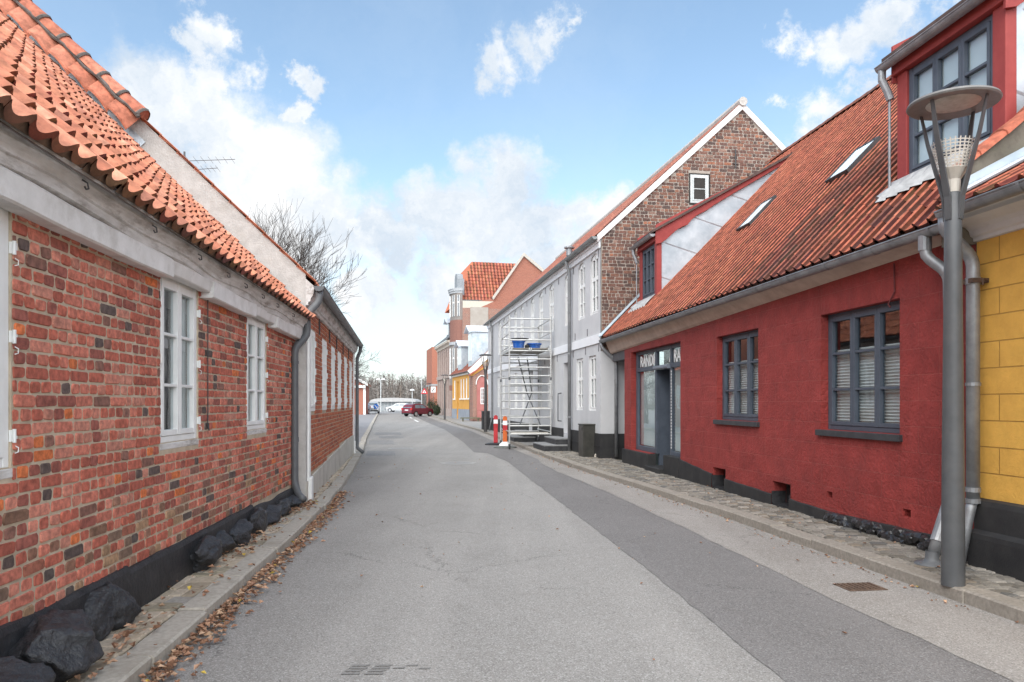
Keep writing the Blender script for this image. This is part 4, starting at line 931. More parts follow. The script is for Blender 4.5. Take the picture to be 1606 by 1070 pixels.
def skylight(a, t, w_, h_):
    m = MB()
    for (p0,p1,q0,q1) in ((a,a+.032,t,t+h_),(a+w_-.032,a+w_,t,t+h_),(a+.032,a+w_-.032,t,t+.032),(a+.032,a+w_-.032,t+h_-.032,t+h_)):
        vs = [S3(x,y,z) for z in (.0,.085) for x,y in ((p0,q0),(p1,q0),(p1,q1),(p0,q1))]; m.add(vs, [(3,2,1,0),(4,5,6,7),(0,1,5,4),(1,2,6,5),(2,3,7,6),(3,0,4,7)])
    o = m.build('skylight', dark_metal, rh)
    g = MB(); g.add([S3(a+.01,t+.01,.078),S3(a+w_-.01,t+.01,.078),S3(a+w_-.01,t+h_-.01,.078),S3(a+.01,t+h_-.01,.078)], [(0,1,2,3)]); g.build('pane', glass_roof, o)
    g = MB(); g.add([S3(a+.01,t+.01,.070),S3(a+w_-.01,t+.01,.070),S3(a+w_-.01,t+h_-.01,.070),S3(a+.01,t+h_-.01,.070)], [(0,1,2,3)]); g.build('skylight_shade', M('pale_shade', (.74,.77,.78), bump=0), o)
skylight(11.35, 2.42, .62, .75); skylight(14.75, 2.42, .62, .78)
w = MB(); w.prism([S3(20.02,-.02,.02),S3(20.02,5.2,.02),S3(20.02,5.2,.10),S3(20.02,-.02,.10)], (0,.03,0)); w.add([S3(19.80,-.02,.065),S3(20.05,-.02,.065),S3(20.05,5.2,.065),S3(19.80,5.2,.065)], [(0,1,2,3)]); w.build('verge_flashing', zinc_light, rh)

gt = thing('gate', 'tall slate blue timber gate in the gap between grey house and red shop', 'gate', (5.03,0,0), 7.0)
P = lambda a, b, d: (.42-d, a, b)
m = MB(); m.pbox(P, 18.82, 20.12, .12, 2.62, -.05, 0); m.build('gate_leaf', blue_paint, gt)
for i, (z0, z1) in enumerate(((.25,.85),(.98,1.75),(1.88,2.5))):
    for (a, b) in ((18.9,19.4),(19.54,20.05)):
        k = MB(); k.pbox(P, a, b, z0, z1, .001, .018); k.build('gate_panel', blue_paint, gt, bevel=.012)

# ------------------------------------------------------------------ right: the yellow house nearest the camera
yh = thing('yellow_house', 'yellow block-lined house at the right edge with moulded white eaves and black stepped footing', 'house', (5.03,0,0), 7.0)
w = MB(); wall(w, PR, 1.0, 6.94, .06, 3.05, []); w.add([(0,1.0,.06),(8.6,1.0,.06),(8.6,1,3.4),(4.3,1,5.6),(0,1,3.1)], [(0,1,2,3,4)]); w.build('wall', yellow_stucco, yh)
w = MB(); w.extr(PR, [(0,.70),(.05,.685),(.06,.64),(.06,.43),(.115,.40),(.12,.36),(.12,.05),(0,.05)], 1.0, 6.90, .3, .006, seed=3); w.build('plinth', plinth_grey, yh)
w = MB(); w.extr(PR, [(0,2.995),(.03,3.0),(.035,3.03),(.06,3.045),(.075,3.09),(.11,3.12),(.17,3.14),(.225,3.165),(.23,3.20),(.26,3.21),(.26,3.26),(0,3.35)], 1.0, 6.96, .4, .004, seed=5); w.build('cornice', M('cream_moulding', (.62,.60,.57), (.70,.68,.65), scale=4, bump=.2, stain=(.45,.42,.38), sscale=2), yh)
gutter(yh, PR, 1.0, 6.9, .37, 3.24, .072, .75)
s4 = math.atan(.52); c4, s4_ = math.cos(s4), math.sin(s4)
S4 = lambda a, t, h: (-.40+t*c4-h*s4_, a, 3.265+t*s4_+h*c4)
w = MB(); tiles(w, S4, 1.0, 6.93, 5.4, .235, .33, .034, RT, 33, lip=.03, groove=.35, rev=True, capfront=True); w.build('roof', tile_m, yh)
w = MB(); w.add([S4(1.0,0,-.03),S4(6.93,0,-.03),S4(6.93,5.4,-.03),S4(1.0,5.4,-.03)], [(0,1,2,3)]); w.add([S4(1,5.4,-.03),S4(6.93,5.4,-.03),(8.8,6.93,3.6),(8.8,1,3.6)], [(0,1,2,3)]); w.build('roof_underlay', bpy.data.materials['dark_roof_boards'], yh)
w = MB(); w.prism([S4(6.74,.12,.05),S4(6.74,5.2,.05),S4(6.935,5.2,.05),S4(6.935,.12,.05)], (0,0,.012)); w.prism([S4(6.925,.12,.06),S4(6.925,5.2,.06),S4(6.925,5.2,.14),S4(6.925,.12,.14)], (0,.012,0)); w.tube([S4(6.73,.12,.065),S4(6.73,5.2,.065)], .025, 8); w.build('flashing', zinc_light, yh)
pipe(yh, [PR(6.86,3.18,.37),PR(6.86,3.08,.37),PR(6.86,2.86,.13),PR(6.86,2.78,.10),PR(6.86,.70,.10)], .055, zinc, [(PR(6.86,2.60,.10),PR(6.86,2.66,.10)),(PR(6.86,1.70,.10),PR(6.86,1.73,.10)),(PR(6.86,.76,.10),PR(6.86,.80,.10)),(PR(6.86,.66,.10),PR(6.86,.70,.10))])
pipe(yh, [PR(6.86,.70,.10),PR(6.87,.52,.14),PR(6.90,.11,.20)], .045, zinc, name='lower_pipe')
k = MB(); k.pbox(PR, 6.79, 6.93, 2.61, 2.65, .0, .16); k.tube([PR(6.78,2.63,.02),PR(6.74,2.63,.10),PR(6.74,2.58,.10)], .008, 6); k.build('pipe_clamp', M('rusty_iron', (.07,.045,.035), (.12,.07,.045), scale=20), yh)

# ------------------------------------------------------------------ right: the long grey house
glass_grey = GLASS('dull_window_glass', tint=(.8,.83,.85), refl=.55, base=.05)
gh = thing('grey_house', 'long two storey pale grey house with arched white upper windows and brick gable end', 'house', (2.31,19.95,0), 9.27)
UC = [.63,1.98,3.68,6.05,7.83,9.5,11.8,13.4,15.2,16.6,18.2,21.4]; LC = [.82,2.21,6.25,8.0,11.4,13.3,15.1,16.8,18.5,21.0]
UW = [(c-.385,c+.385,3.94,5.56) for c in UC]; LW = [(c-.37,c+.37,1.34,2.83) for c in LC]
DR1 = (3.46,4.23,.62,2.8,.32); DR2 = (9.35,10.2,.62,2.8,.32); ARCH = .13
w = MB(); wall(w, PR, 0, 22.5, .06, 5.84, [(a,b,c,d,.10) for a,b,c,d in UW+LW]+[DR1,DR2])
for (a,b,c,d) in UW:       # spandrels above the segmental heads
    n = 8; 
    for i in range(n):
        u0, u1 = i/n, (i+1)/n; h = lambda u: d-ARCH*(2*u-1)**2; x0, x1 = a+(b-a)*u0, a+(b-a)*u1
        w.add([PR(x0,h(u0),0),PR(x1,h(u1),0),PR(x1,d,0),PR(x0,d,0)], [(0,1,2,3)]); w.add([PR(x0,h(u0),0),PR(x1,h(u1),0),PR(x1,h(u1),-.1),PR(x0,h(u0),-.1)], [(0,1,2,3)])
w.add([(0,22.5,.06),(7.83,22.5,.06),(7.83,22.5,5.9),(3.92,22.5,9.5),(0,22.5,5.9)], [(0,1,2,3,4)])
w.add([(0,-.001,.06),(.9,-.001,.06),(.9,-.001,2.9),(0,-.001,2.9)], [(0,1,2,3)])
w.build('wall', grey_render, gh)
interior(gh, PR, .1, 22.4, .7, 5.7)
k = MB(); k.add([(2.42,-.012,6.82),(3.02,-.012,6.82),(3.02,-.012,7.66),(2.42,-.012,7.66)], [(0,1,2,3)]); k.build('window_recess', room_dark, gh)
w = MB(); w.add([(.02,0,2.9),(7.83,0,2.9),(7.83,0,5.9),(3.92,0,9.48),(.02,0,5.92)], [(0,1,2,3,4)]); w.build('gable', M('pale_gable_mortar', (.28,.235,.195), (.42,.37,.32), rough=.95, scale=5, bump=.5), gh)
PALG = [((.165,.085,.065),5),((.20,.10,.072),4),((.13,.072,.058),4),((.25,.12,.08),2),((.10,.066,.057),3),((.25,.155,.12),1),((.30,.125,.075),.8)]
w = MB(); bricks(w, PG(0), .03, 7.8, 2.92, 9.4, [(2.42,3.0,6.82,7.68)], course=.088, pal=PALG, seed=44, jit=.006, joint=.0060, keep=lambda x, z: z < 5.86+.916*(x if x < 3.92 else 7.83-x)-.05)
w.build('gable_brickwork', brick_near, gh)
window(gh, PG(0), 2.46, 2.97, 6.87, 7.62, 1, 2, M('pale_green_white', (.50,.53,.52), (.58,.61,.60)), rec=-.02, fw=.06, cw=.035, th=.08, back=None, bevel=0)
k = MB(); k.tube([(3.73,-.03,8.35),(3.73,-.035,7.85)], .018, 6); k.tube([(3.66,-.03,7.97),(3.80,-.03,7.95)], .012, 6); k.build('gable_tie', dark_metal, gh)
k = MB()
for (p, q) in (((-.10,5.74),(3.92,9.43)),((7.95,5.74),(3.92,9.43))):
    k.prism([(p[0],-.05,p[1]),(q[0],-.05,q[1]),(q[0],-.05,q[1]+.20),(p[0],-.05,p[1]+.18)], (0,.07,0))
k.build('verge_board', M('pink_white_paint', (.66,.60,.58), (.74,.69,.67), scale=4, bump=.2), gh)
w = MB()
n = 16
for i in range(n): 
    a0, a1 = 22.5*i/n, 22.5*(i+1)/n; w.pbox(PR, a0, a1, 5.60, 5.74, .002, .05); w.pbox(PR, a0, a1, 5.742, 5.85, .002, .10)
w.pbox(PR, -.0, 22.5, 3.12, 3.36, .002, .035); w.build('band_course', grey_white, gh)
w = MB(); 
for (a, b) in ((0,3.46),(4.23,9.35),(10.2,22.5)): w.pbox(PR, a, b, .06, .745, .002, .03); w.pbox(PR, a, b, .40, .43, .031, .045)
w.add([(-.031,-.02,.06),(.9,-.02,.06),(.9,-.02,.745),(-.031,-.02,.745)], [(0,1,2,3)]); w.build('plinth', plinth_grey, gh)
for i, (a,b,c,d) in enumerate(UW): window(gh, PR, a, b, c, d-ARCH, 2, 3, white_paint, rec=.045, fw=.055, cw=.04, gw=.02, th=.05, glassmat=glass_grey, back='curtain' if i % 4 == 1 else None, bevel=0, arch=ARCH, rowsplit=[c, c+.46, c+.95, d], bar_w={2:.10})
for (a,b,c,d) in LW: window(gh, PR, a, b, c, d, 2, 3, white_paint, rec=.045, fw=.055, cw=.04, gw=.02, th=.05, back=None, glassmat=glass_grey, bevel=0, rowsplit=[c, c+.45, c+.90, d], bar_w={2:.09})
for (a,b,c,d,e) in (DR1, DR2):
    m = MB(); m.pbox(PR, a, b, c, d, -.31, -.27); m.pbox(PR, a+.1, b-.1, c+.15, c+.85, -.269, -.255); m.pbox(PR, a+.1, b-.1, c+1.0, d-.15, -.269, -.255); do = m.build('door', M('dusty_grey_door', (.24,.25,.26), (.29,.30,.31), rough=.5), gh, bevel=.008)
    k = MB(); k.tube([PR(a+.08,1.6,-.25),PR(a+.08,1.6,-.21),PR(a+.18,1.59,-.21)], .012, 6); k.build('door_handle', dark_metal, do)
k = MB(); k.tube([PR(4.55,1.86,.002),PR(4.50,1.84,.12),PR(4.42,1.74,.14),PR(4.42,1.06,.14),PR(4.50,.98,.12),PR(4.55,.97,.002)], .018, 8); k.build('handrail', grey_metal, gh)
io = MB().pbox(PR, -.016, .016, 0, .20, .002, .02).build('wall_anchor', M('grey_iron', (.16,.16,.17)), gh); io.location = (0,.15,5.38)
for a, z in ((2.9,5.38),(4.9,5.38),(7.0,5.38),(10.6,5.38),(1.5,2.90),(2.9,2.90),(5.1,2.90),(7.1,2.9),(.15,2.9),(1.3,3.40),(2.7,3.40)): o = io.copy(); C.objects.link(o); o.parent = gh; o.location = (0,a,z-.0)
gutter(gh, PR, -.12, 22.6, .185, 5.86, .075, .9, M('green_grey_zinc', (.22,.24,.24), (.30,.32,.32), metallic=.4, rough=.5))
pipe(gh, [PR(3.05,5.80,.185),PR(3.05,5.66,.185),PR(3.05,5.48,.10),PR(3.05,.10,.10)], .05, M('dull_pipe_grey', (.20,.205,.21), (.27,.275,.28), metallic=.3), [(PR(3.05,z,.10),PR(3.05,z+.05,.10)) for z in (1.1,3.0,4.6)])
pipe(gh, [PR(20.2,5.80,.185),PR(20.2,5.66,.185),PR(20.2,5.48,.10),PR(20.2,.8,.10),PR(20.3,.10,.22)], .05, bpy.data.materials['dull_pipe_grey'], [])
s5 = math.atan(.917); c5, s5_ = math.cos(s5), math.sin(s5)
S5 = lambda a, t, h: (-.17+t*c5-h*s5_, a, 5.86+t*s5_+h*c5)
GT = [((.27,.105,.075),4),((.32,.12,.08),4),((.22,.085,.065),3),((.37,.15,.10),1.5)]
w = MB(); tiles(w, S5, -.02, 22.55, 5.55, .235, .36, .030, GT, 52, lip=.03, ns=6); w.build('roof', tile_m, gh)
w = MB(); w.add([S5(-.0,0,-.03),S5(22.55,0,-.03),S5(22.55,5.55,-.03),S5(0,5.55,-.03)], [(0,1,2,3)]); w.add([S5(0,5.55,-.0),S5(22.55,5.55,-.0),(8.0,22.55,5.8),(8.0,0,5.8)], [(0,1,2,3)]); w.build('roof_underlay', bpy.data.materials['dark_roof_boards'], gh)
w = MB()
rx5, _, rz5 = S5(0,5.55,0)
w.tube([(rx5,-.1,rz5+.02),(rx5,22.6,rz5+.02)], .12, 10); w.build('ridge_capping', M('grey_ridge_mortar', (.40,.37,.34), (.55,.52,.49)), gh)
k = MB(); p = S5(4.6,.6,0); k.lathe(p, [(.10,0),(.10,.22),(.17,.24),(.17,.28),(.02,.32)], 14); k.build('roof_vent', zinc, gh)

# ------------------------------------------------------------------ things by the grey house
step_m = M('black_step_paint', (.03,.03,.032), (.05,.05,.052), rough=.6, scale=5, bump=.2); tread_m = M('grey_step_tread', (.20,.20,.20), (.27,.27,.265), rough=.85, scale=9, bump=.2)
def steps(label, a0, a1, group):
    t = thing('door_steps', label, 'steps', (2.31,19.95,0), 9.27, group)
    for i, (d, z0, z1, e) in enumerate(((.86,.06,.28,.16),(.48,.28,.47,0))):
        k = MB(); k.pbox(PR, a0-e, a1+.001*i, z0, z1-.03, .048, d); o = k.build('riser', step_m, t, bevel=.01)
        k = MB(); k.pbox(PR, a0-e-.01, a1+.01, z1-.029, z1+.012, .048, d+.015); k.build('tread', tread_m, t, bevel=.008)
    return t
steps('near black steps with grey treads at the grey house door, right of the scaffold', 3.22, 4.85, 'front steps of the grey house')
steps('farther black steps of the grey house, seen through the scaffold', 8.75, 10.6, 'front steps of the grey house')
ub = thing('utility_cabinet', 'black metal utility cabinet standing on the pavement at the near corner of the grey house', 'cabinet', (2.02,20.62,.09), 9.27)
k = MB(); k.box(-.16,.17,-.20,.30,0,.86); k.build('cabinet_body', M('black_cabinet', (.035,.034,.03), (.055,.053,.045), rough=.4, scale=5, bump=.05), ub, bevel=.012)
k = MB(); k.box(-.175,.185,-.215,.315,.862,.895); k.build('cabinet_lid', M('dark_olive_lid', (.045,.043,.035), (.06,.058,.05), rough=.45), ub, bevel=.01)
k = MB(); k.box(-.178,-.162,-.12,-.05,.72,.80); k.build('lock_plate', dark_metal, ub)
k = MB(); k.lathe((0,0,0), [(.0,.0),(.11,.0),(.10,.07),(.05,.13),(0,.15)], 8); o = k.build('stone', M('pale_stone', (.42,.38,.31), (.56,.51,.44), scale=12, bump=.5)); o.location = (2.30,20.33,.095); o.scale = (1.1,.8,1); tag(o, 'pale broken stone lying at the foot of the black utility cabinet', 'stone')
for i in range(len(o.data.vertices)): v = o.data.vertices[i]; v.co *= 1+.25*mnoise.noise(v.co*9)
sc2 = thing('black_cabinet', 'slim black cable cabinet against the far end of the grey house beside the second lamp', 'cabinet', (-1.42,41.6,.09), 9.3)
k = MB(); k.box(-.22,.22,-.2,.2,0,.98); k.build('cabinet_body', black_paint, sc2, bevel=.02); k = MB(); k.box(-.24,.24,-.22,.22,.982,1.02); k.build('cabinet_lid', dark_metal, sc2)

sf_ = thing('scaffold_tower', 'aluminium scaffold tower on castors carrying a plank deck in front of the grey house', 'scaffold', (-.085,25.15,0), 7.2)
SW, SD, ST = 1.38, 2.55, 4.42
def frame(y, x0, zb, rungs):
    m = MB(); m.tube([(x0,y,zb[0]),(x0,y,ST)], .027, 10); m.tube([(x0+SW,y,zb[1]),(x0+SW,y,ST)], .027, 10)
    for z in rungs: m.tube([(x0+.02,y,z),(x0+SW-.02,y,z)], .026, 8)
    o = m.build('ladder_frame', alu, sf_)
    j = MB()
    for x in (x0, x0+SW):
        for z in (2.35,): j.cut().tube([(x,y,z-.05),(x,y,z+.05)], .032, 10)
    j.build('tube_collar', grey_metal, o)
rg = [.52+.275*i for i in range(11)]
frame(0, 0, (.20,.49), rg+[3.62,3.90,4.32]); frame(SD, 0, (.20,.32), rg+[3.62,3.86,4.28])
m = MB()
for x in (.035, SW-.035):
    for z in ((3.42,3.86,4.28,.60) if x < 1 else (3.86,4.3,.60,3.42)): m.tube([(x,0,z),(x,SD,z)], .021, 8)
m.build('guard_rail', alu, sf_)
for p, q in (((.30,.04,3.02),(.95,SD-.04,1.92)),((.95,SD-.04,1.92),(1.06,.06,.78)),((.34,.04,.80),(.94,SD*.5,1.9)),((.94,SD*.5,1.9),(.96,SD-.05,3.15))):
    k = MB(); k.tube([p, q], .022, 8); o = k.build('diagonal_brace', grey_metal, sf_)
    k = MB(); 
    for e in (p, q): k.cut().tube([(e[0],e[1]-.05,e[2]),(e[0],e[1]+.05,e[2])], .036, 8)
    k.build('brace_clamp', grey_metal, o)
ply = M('grey_plywood', (.24,.22,.19), (.34,.31,.27), rough=.85, scale=5, bump=.2, stretch=(1,.2,1), stain=(.15,.13,.11), sscale=3)
for x0, x1 in ((.06,.68),(.70,1.32)):
    k = MB(); k.box(x0+.04,x1-.04,-.02,SD+.02,3.335,3.36); pk = k.build('deck_board', ply, sf_)
    k = MB()
    for (a, b) in ((x0,x0+.038),(x1-.038,x1)): k.box(a,b,-.04,SD+.04,3.29,3.37)
    for y in (.4,1.27,2.1): k.box(x0+.04,x1-.04,y,y+.05,3.295,3.334)
    k.build('deck_rail', alu, pk)
k = MB(); k.box(.06,1.30,.02,.30,.545,.575); k.cut().box(.75,1.30,.05,.33,1.37,1.40); k.build('loose_plank', M('pale_plank', (.46,.43,.38), (.58,.55,.49), rough=.8, stretch=(.3,3,3)), sf_)
for x, y, z0 in ((0,0,.20),(SW,0,.49),(0,SD,.20),(SW,SD,.32)):
    k = MB(); k.tube([(x,y,z0-.02),(x,y,z0+.14)], .020, 8); fk = k.build('castor_stem', grey_metal, sf_)
    if z0 < .45:
        w_ = MB(); zc = z0-.09; w_.tube([(x-.02,y,zc),(x+.025,y,zc)], .085, 18); w_.build('castor_wheel', black_paint, fk); w_ = MB(); w_.box(x-.035,x-.025,y-.03,y+.03,zc-.02,z0-.015); w_.box(x+.03,x+.04,y-.03,y+.03,zc-.02,z0-.015); w_.box(x-.035,x+.04,y-.03,y+.03,z0-.015,z0-.005); w_.build('castor_fork', grey_metal, fk)
    else:
        w_ = MB(); w_.box(x-.05,x+.05,y-.05,y+.05,z0-.02,z0); w_.build('base_plate', grey_metal, fk)
fr_loc = lambda x, y, z: tuple(Matrix.Rotation(R(7.2),4,'Z') @ Vector((x,y,z)) + Vector((-.085,25.15,0)))
blue_pl = M('blue_plastic', (.012,.10,.42), (.02,.13,.50), rough=.35, scale=3, bump=.05, stain=(.30,.34,.40), sscale=6, samt=.5)
def tub(label, x, y, r, h):
    t = thing('plastic_tub', label, 'tub', fr_loc(x,y,3.372), 7.2, 'blue tubs on the scaffold deck')
    k = MB(); k.lathe((0,0,0), [(0,0),(r*.82,.0),(r*.9,h*.5),(r,h),(r*.95,h),(r*.8,.02)], 24); k.build('tub_body', blue_pl, t, smooth=False)
    k = MB(); k.lathe((0,0,0), [(r*.99,h-.03),(r*1.08,h-.03),(r*1.08,h+.01),(r*.95,h+.012)], 24); k.build('tub_rim', blue_pl, t)
    k = MB(); k.tube([(-r*1.06,-.0,h-.02),(-r*1.12,-.06,h-.09),(-r*1.06,-.12,h-.02)], .008, 6); k.build('tub_handle', dark_metal, t)
tub('paint-smeared taller blue tub at the left of the scaffold deck', .38, .55, .21, .25); tub('lower clean blue tub at the right of the scaffold deck', .93, .70, .24, .18)
bt_ = thing('mortar_tray', 'black shallow mortar tray resting on the taller blue tub', 'tray', fr_loc(.42,.60,3.637), 7.2)
k = MB(); k.lathe((0,0,0), [(0,0.002),(.24,.002),(.30,.07),(.29,.075),(.23,.02),(0,.02)], 24); k.build('tray_body', M('black_rubber', (.05,.047,.045), (.10,.095,.09)), bt_)
k = MB(); k.lathe((0,0,0), [(.292,.066),(.312,.066),(.312,.08),(.292,.08)], 24); k.build('tray_rim', dark_metal, bt_)
jr = thing('tool_box', 'small black tool box between the two blue tubs on the deck', 'box', fr_loc(.66,.5,3.372), 12); k = MB(); k.box(-.07,.07,-.05,.05,0,.09); k.build('box_body', black_paint, jr, bevel=.006); k = MB(); k.box(-.072,.072,-.052,.052,.092,.112); k.tube([(-.04,0,.11),(-.03,0,.14),(.03,0,.14),(.04,0,.11)], .006, 6); k.build('box_lid', dark_metal, jr)

def bollard(label, x, y, col, head):
    t = thing('traffic_bollard', label, 'bollard', (x,y,.006), 6, 'striped road bollards by the scaffold')
    k = MB(); k.add([], []); k.lathe((0,0,0), [(0,0),(.40,.0),(.40,.035),(.33,.06),(.16,.075),(0,.075)], 8); k.build('rubber_base', M('grey_rubber', (.10,.11,.10), (.20,.20,.19), rough=.8, scale=8) if head else black_paint, t)
    if head: k = MB(); k.lathe((0,0,.076), [(0,0),(.22,.0),(.18,.06),(.12,.11),(.09,.13),(0,.13)], 10); k.build('white_collar', white_paint, t)
    m = MB(); w0 = .075
    m.box(-w0,w0,-.03,.03,.076+.13*head,1.06); m.tube([(0,0,1.06),(0,0,1.09)], .05, 12); b = m.build('post', col, t, bevel=.018)
    k = MB(); k.box(-w0-.002,w0+.002,-.032,.032,.78,.93); k.build('reflective_band', M('white_reflector', (.75,.75,.75), bump=0), b)
    k = MB(); k.box(-w0-.0015,w0+.0015,-.0315,.0315,.60,.775); k.build('dark_red_band', M('red_reflector', (.42,.035,.04), bump=0), b)
bollard('red road bollard with a white band, the left one beside the scaffold', -.60, 28.2, M('red_plastic', (.50,.035,.045), (.56,.05,.055), rough=.45, bump=0), 0)
bollard('orange road bollard with a white band, nearer the camera beside the scaffold', -.24, 26.3, M('orange_plastic', (.62,.13,.03), (.68,.16,.04), rough=.45, bump=0), 1)

# ------------------------------------------------------------------ street lamps: tapered post, four fins, perforated cup, round dish
def lamp(label, x, y, mat, dishmat):
    t = thing('street_lamp', label, 'street lamp', (x,y,.10), 0, 'street lamps along the right pavement')
    m = MB(); m.lathe((0,0,0), [(.086,0),(.080,1.0),(.066,2.4),(.062,3.10),(.05,3.12)], 24); m.build('post', mat, t, smooth=True)
    for i in range(4):
        a = R(28+90*i); u = Vector((math.cos(a), math.sin(a), 0)); v = Vector((-u.y, u.x, 0)); k = MB()
        path = [(.060,2.90,.026,.008),(.074,3.08,.027,.008),(.21,3.55,.019,.007),(.268,3.812,.013,.006)]
        vs = []
        for (r_, z, hw, th) in path: vs += [tuple(u*(r_-th)+v*hw+Vector((0,0,z))), tuple(u*(r_+th)+v*hw+Vector((0,0,z))), tuple(u*(r_+th)-v*hw+Vector((0,0,z))), tuple(u*(r_-th)-v*hw+Vector((0,0,z)))]
        k.add(vs, [f for s in range(3) for f in ((s*4,s*4+1,s*4+5,s*4+4),(s*4+1,s*4+2,s*4+6,s*4+5),(s*4+2,s*4+3,s*4+7,s*4+6),(s*4+3,s*4,s*4+4,s*4+7))]+[(0,1,2,3)]); k.build('strut', mat, t)
    k = MB(); k.lathe((0,0,0), [(.0,3.832),(.20,3.828),(.325,3.812),(.334,3.825),(.325,3.842),(.23,3.872),(.10,3.89),(0,3.895)], 48); k.build('dish', dishmat, t, smooth=False)
    k = MB(); k.lathe((0,0,0), [(0,3.812),(.10,3.814),(.19,3.822),(.195,3.829)], 32); k.build('reflector', M('dull_reflector', (.50,.47,.43), (.62,.59,.55), scale=14, bump=.2, stain=(.30,.26,.22), sscale=5), t, smooth=True)
    k = MB(); n = 28; lv = 9; rr = lambda z: .105+.055*z
    for i in range(lv):
        for j in range(n):
            for (p, q, s, e) in ((0,1,.0,.35),(0,.3,.35,1)):
                a0, a1 = 2*math.pi*(j+p)/n, 2*math.pi*(j+q)/n; z0, z1 = (i+s)/lv, (i+e)/lv
                k.add([(rr(z)*math.cos(a), rr(z)*math.sin(a), 3.30+.22*z) for a, z in ((a0,z0),(a1,z0),(a1,z1),(a0,z1))], [(0,1,2,3)])
    k.lathe((0,0,3.12), [(.05,0),(.055,.10),(.105,.18)], 16); k.build('perforated_cup', M('cream_cup', (.46,.42,.36), (.55,.51,.45), rough=.6), t)
    return t
l0 = lamp('grey street lamp with a round dish top, nearest, before the yellow house', 3.505, 6.08, M('lamp_grey_paint', (.068,.071,.074), (.088,.091,.094), rough=.42, scale=5, bump=.04, stain=(.12,.115,.11), sscale=4, samt=.35), M('grey_dish_paint', (.16,.155,.148), (.21,.205,.195), rough=.5, scale=8, bump=.05))
for label, (x, y) in (('second dark dish lamp up the street, beside the far end of the scaffolded grey house', (-1.32,38.2)), ('third dish lamp, in front of the tall brick house past the yellow cottage', (-5.8,66)), ('farthest dark dish lamp near the red car', (-10.2,94))):
    o = copy_tree(l0); o.location = (x,y,.10); o['label'] = label; o['group'] = 'street lamps along the right pavement'
    for ch in o.children:
        if ch.name.split('.')[0] != 'perforated_cup': ch.material_slots[0].link = 'OBJECT'; ch.material_slots[0].material = dark_metal

# iron covers in the road
rust = M('rusty_iron_cover', (.085,.055,.04), (.15,.10,.07), rough=.8, scale=20, bump=.5, bscale=70)
dc = thing('drain_grate', 'rusty square drain grate in the gritty road edge near the lamp', 'drain', (2.92,6.42,.006), 8)
k = MB(); k.box(-.17,.17,-.13,.13,0,.004); k.build('grate_frame', rust, dc)
k = MB()
for i in range(7): x = -.135+.045*i; k.cut().box(x-.011,x+.011,-.10,.10,.0042,.012)
k.build('grate_bar', rust, dc)
for label, (x, y, s) in (('round manhole cover in mid road, nearer of the two', (-1.38,19.6,1)), ('round manhole cover farther up the road near the left kerb', (-3.75,25.9,1.0))):
    t = thing('manhole_cover', label, 'manhole cover', (x,y,.004), 0, 'manhole covers in the road')
    k = MB(); k.lathe((0,0,0), [(0,.002),(.33*s,.002),(.34*s,.006),(0,.0061)], 28); k.build('cover', M('worn_iron', (.20,.195,.19), (.30,.295,.285), scale=18, bump=.4), t)
    k = MB(); k.lathe((0,0,0), [(.345*s,.001),(.47*s,.001),(.46*s,.008),(.345*s,.008)], 28); k.build('concrete_ring', M('pale_ring', (.29,.28,.265), (.34,.33,.315), scale=14), t)

# ------------------------------------------------------------------ far right: yellow cottage, pink passage front, tall brick house
yc = thing('yellow_cottage', 'small yellow cottage with grey footing and two pale zinc dormers past the grey house', 'house', (-3.36,63.0,0), 13.0)
yel = M('ochre_limewash', (.58,.29,.06), (.64,.33,.075), scale=2, bump=.1)
CW = [(.5,1.2),(2.0,2.7),(3.5,4.2),(4.9,5.6),(8.6,9.4)]
w = MB(); wall(w, PR, 0, 10.4, .06, 4.0, [(a,b,1.95,3.65) for a,b in CW]+[(6.6,7.5,.5,3.5,.35)], .12); w.add([(0,0,.06),(7,0,.06),(7,0,4.1),(3.5,0,7.4),(0,0,4.1)], [(0,1,2,3,4)]); w.add([(0,10.4,.06),(7,10.4,.06),(7,10.4,4.1),(3.5,10.4,7.4),(0,10.4,4.1)], [(0,1,2,3,4)])
w.build('wall', yel, yc); interior(yc, PR, .2, 10.2, .7, 3.9)
for a, b in CW: window(yc, PR, a, b, 1.95, 3.65, 2, 3, white_paint, rec=.03, fw=.06, cw=.05, gw=.03, th=.06, bevel=0, sill=(.1,.12,.10,white_paint))
k = MB(); k.pbox(PR, 6.6, 7.5, .5, 3.5, -.34, -.30); k.build('door', M('brown_door', (.16,.08,.03), (.2,.1,.04)), yc)
w = MB(); w.pbox(PR, 0, 6.55, .05, 1.0, .002, .05); w.pbox(PR, 7.55, 10.4, .05, 1.0, .002, .05); w.build('plinth', M('blue_grey_plinth', (.23,.25,.28), (.29,.31,.34), scale=2, bump=.1), yc)
w = MB(); w.pbox(PR, 0, 10.4, 3.95, 4.18, .002, .16); w.build('eaves_board', M('pale_eaves', (.50,.48,.45), (.58,.56,.52)), yc)
gutter(yc, PR, -.1, 10.5, .24, 4.18, .07, 1.4, grey_metal); pipe(yc, [PR(.15,4.1,.24),PR(.15,3.8,.08),PR(.15,.1,.08)], .05, grey_metal)
GT_DARK = [((.22,.075,.05),4),((.26,.09,.058),3),((.18,.065,.046),3)]; s6 = math.atan(.95); c6, s6_ = math.cos(s6), math.sin(s6); S6 = lambda a, t, h: (-.28+t*c6-h*s6_, a, 4.12+t*s6_+h*c6)
w = MB(); tiles(w, S6, -.1, 10.5, 5.1, .24, .38, .03, GT_DARK, 61, lip=.03, ns=4); w.build('roof', tile_m, yc)
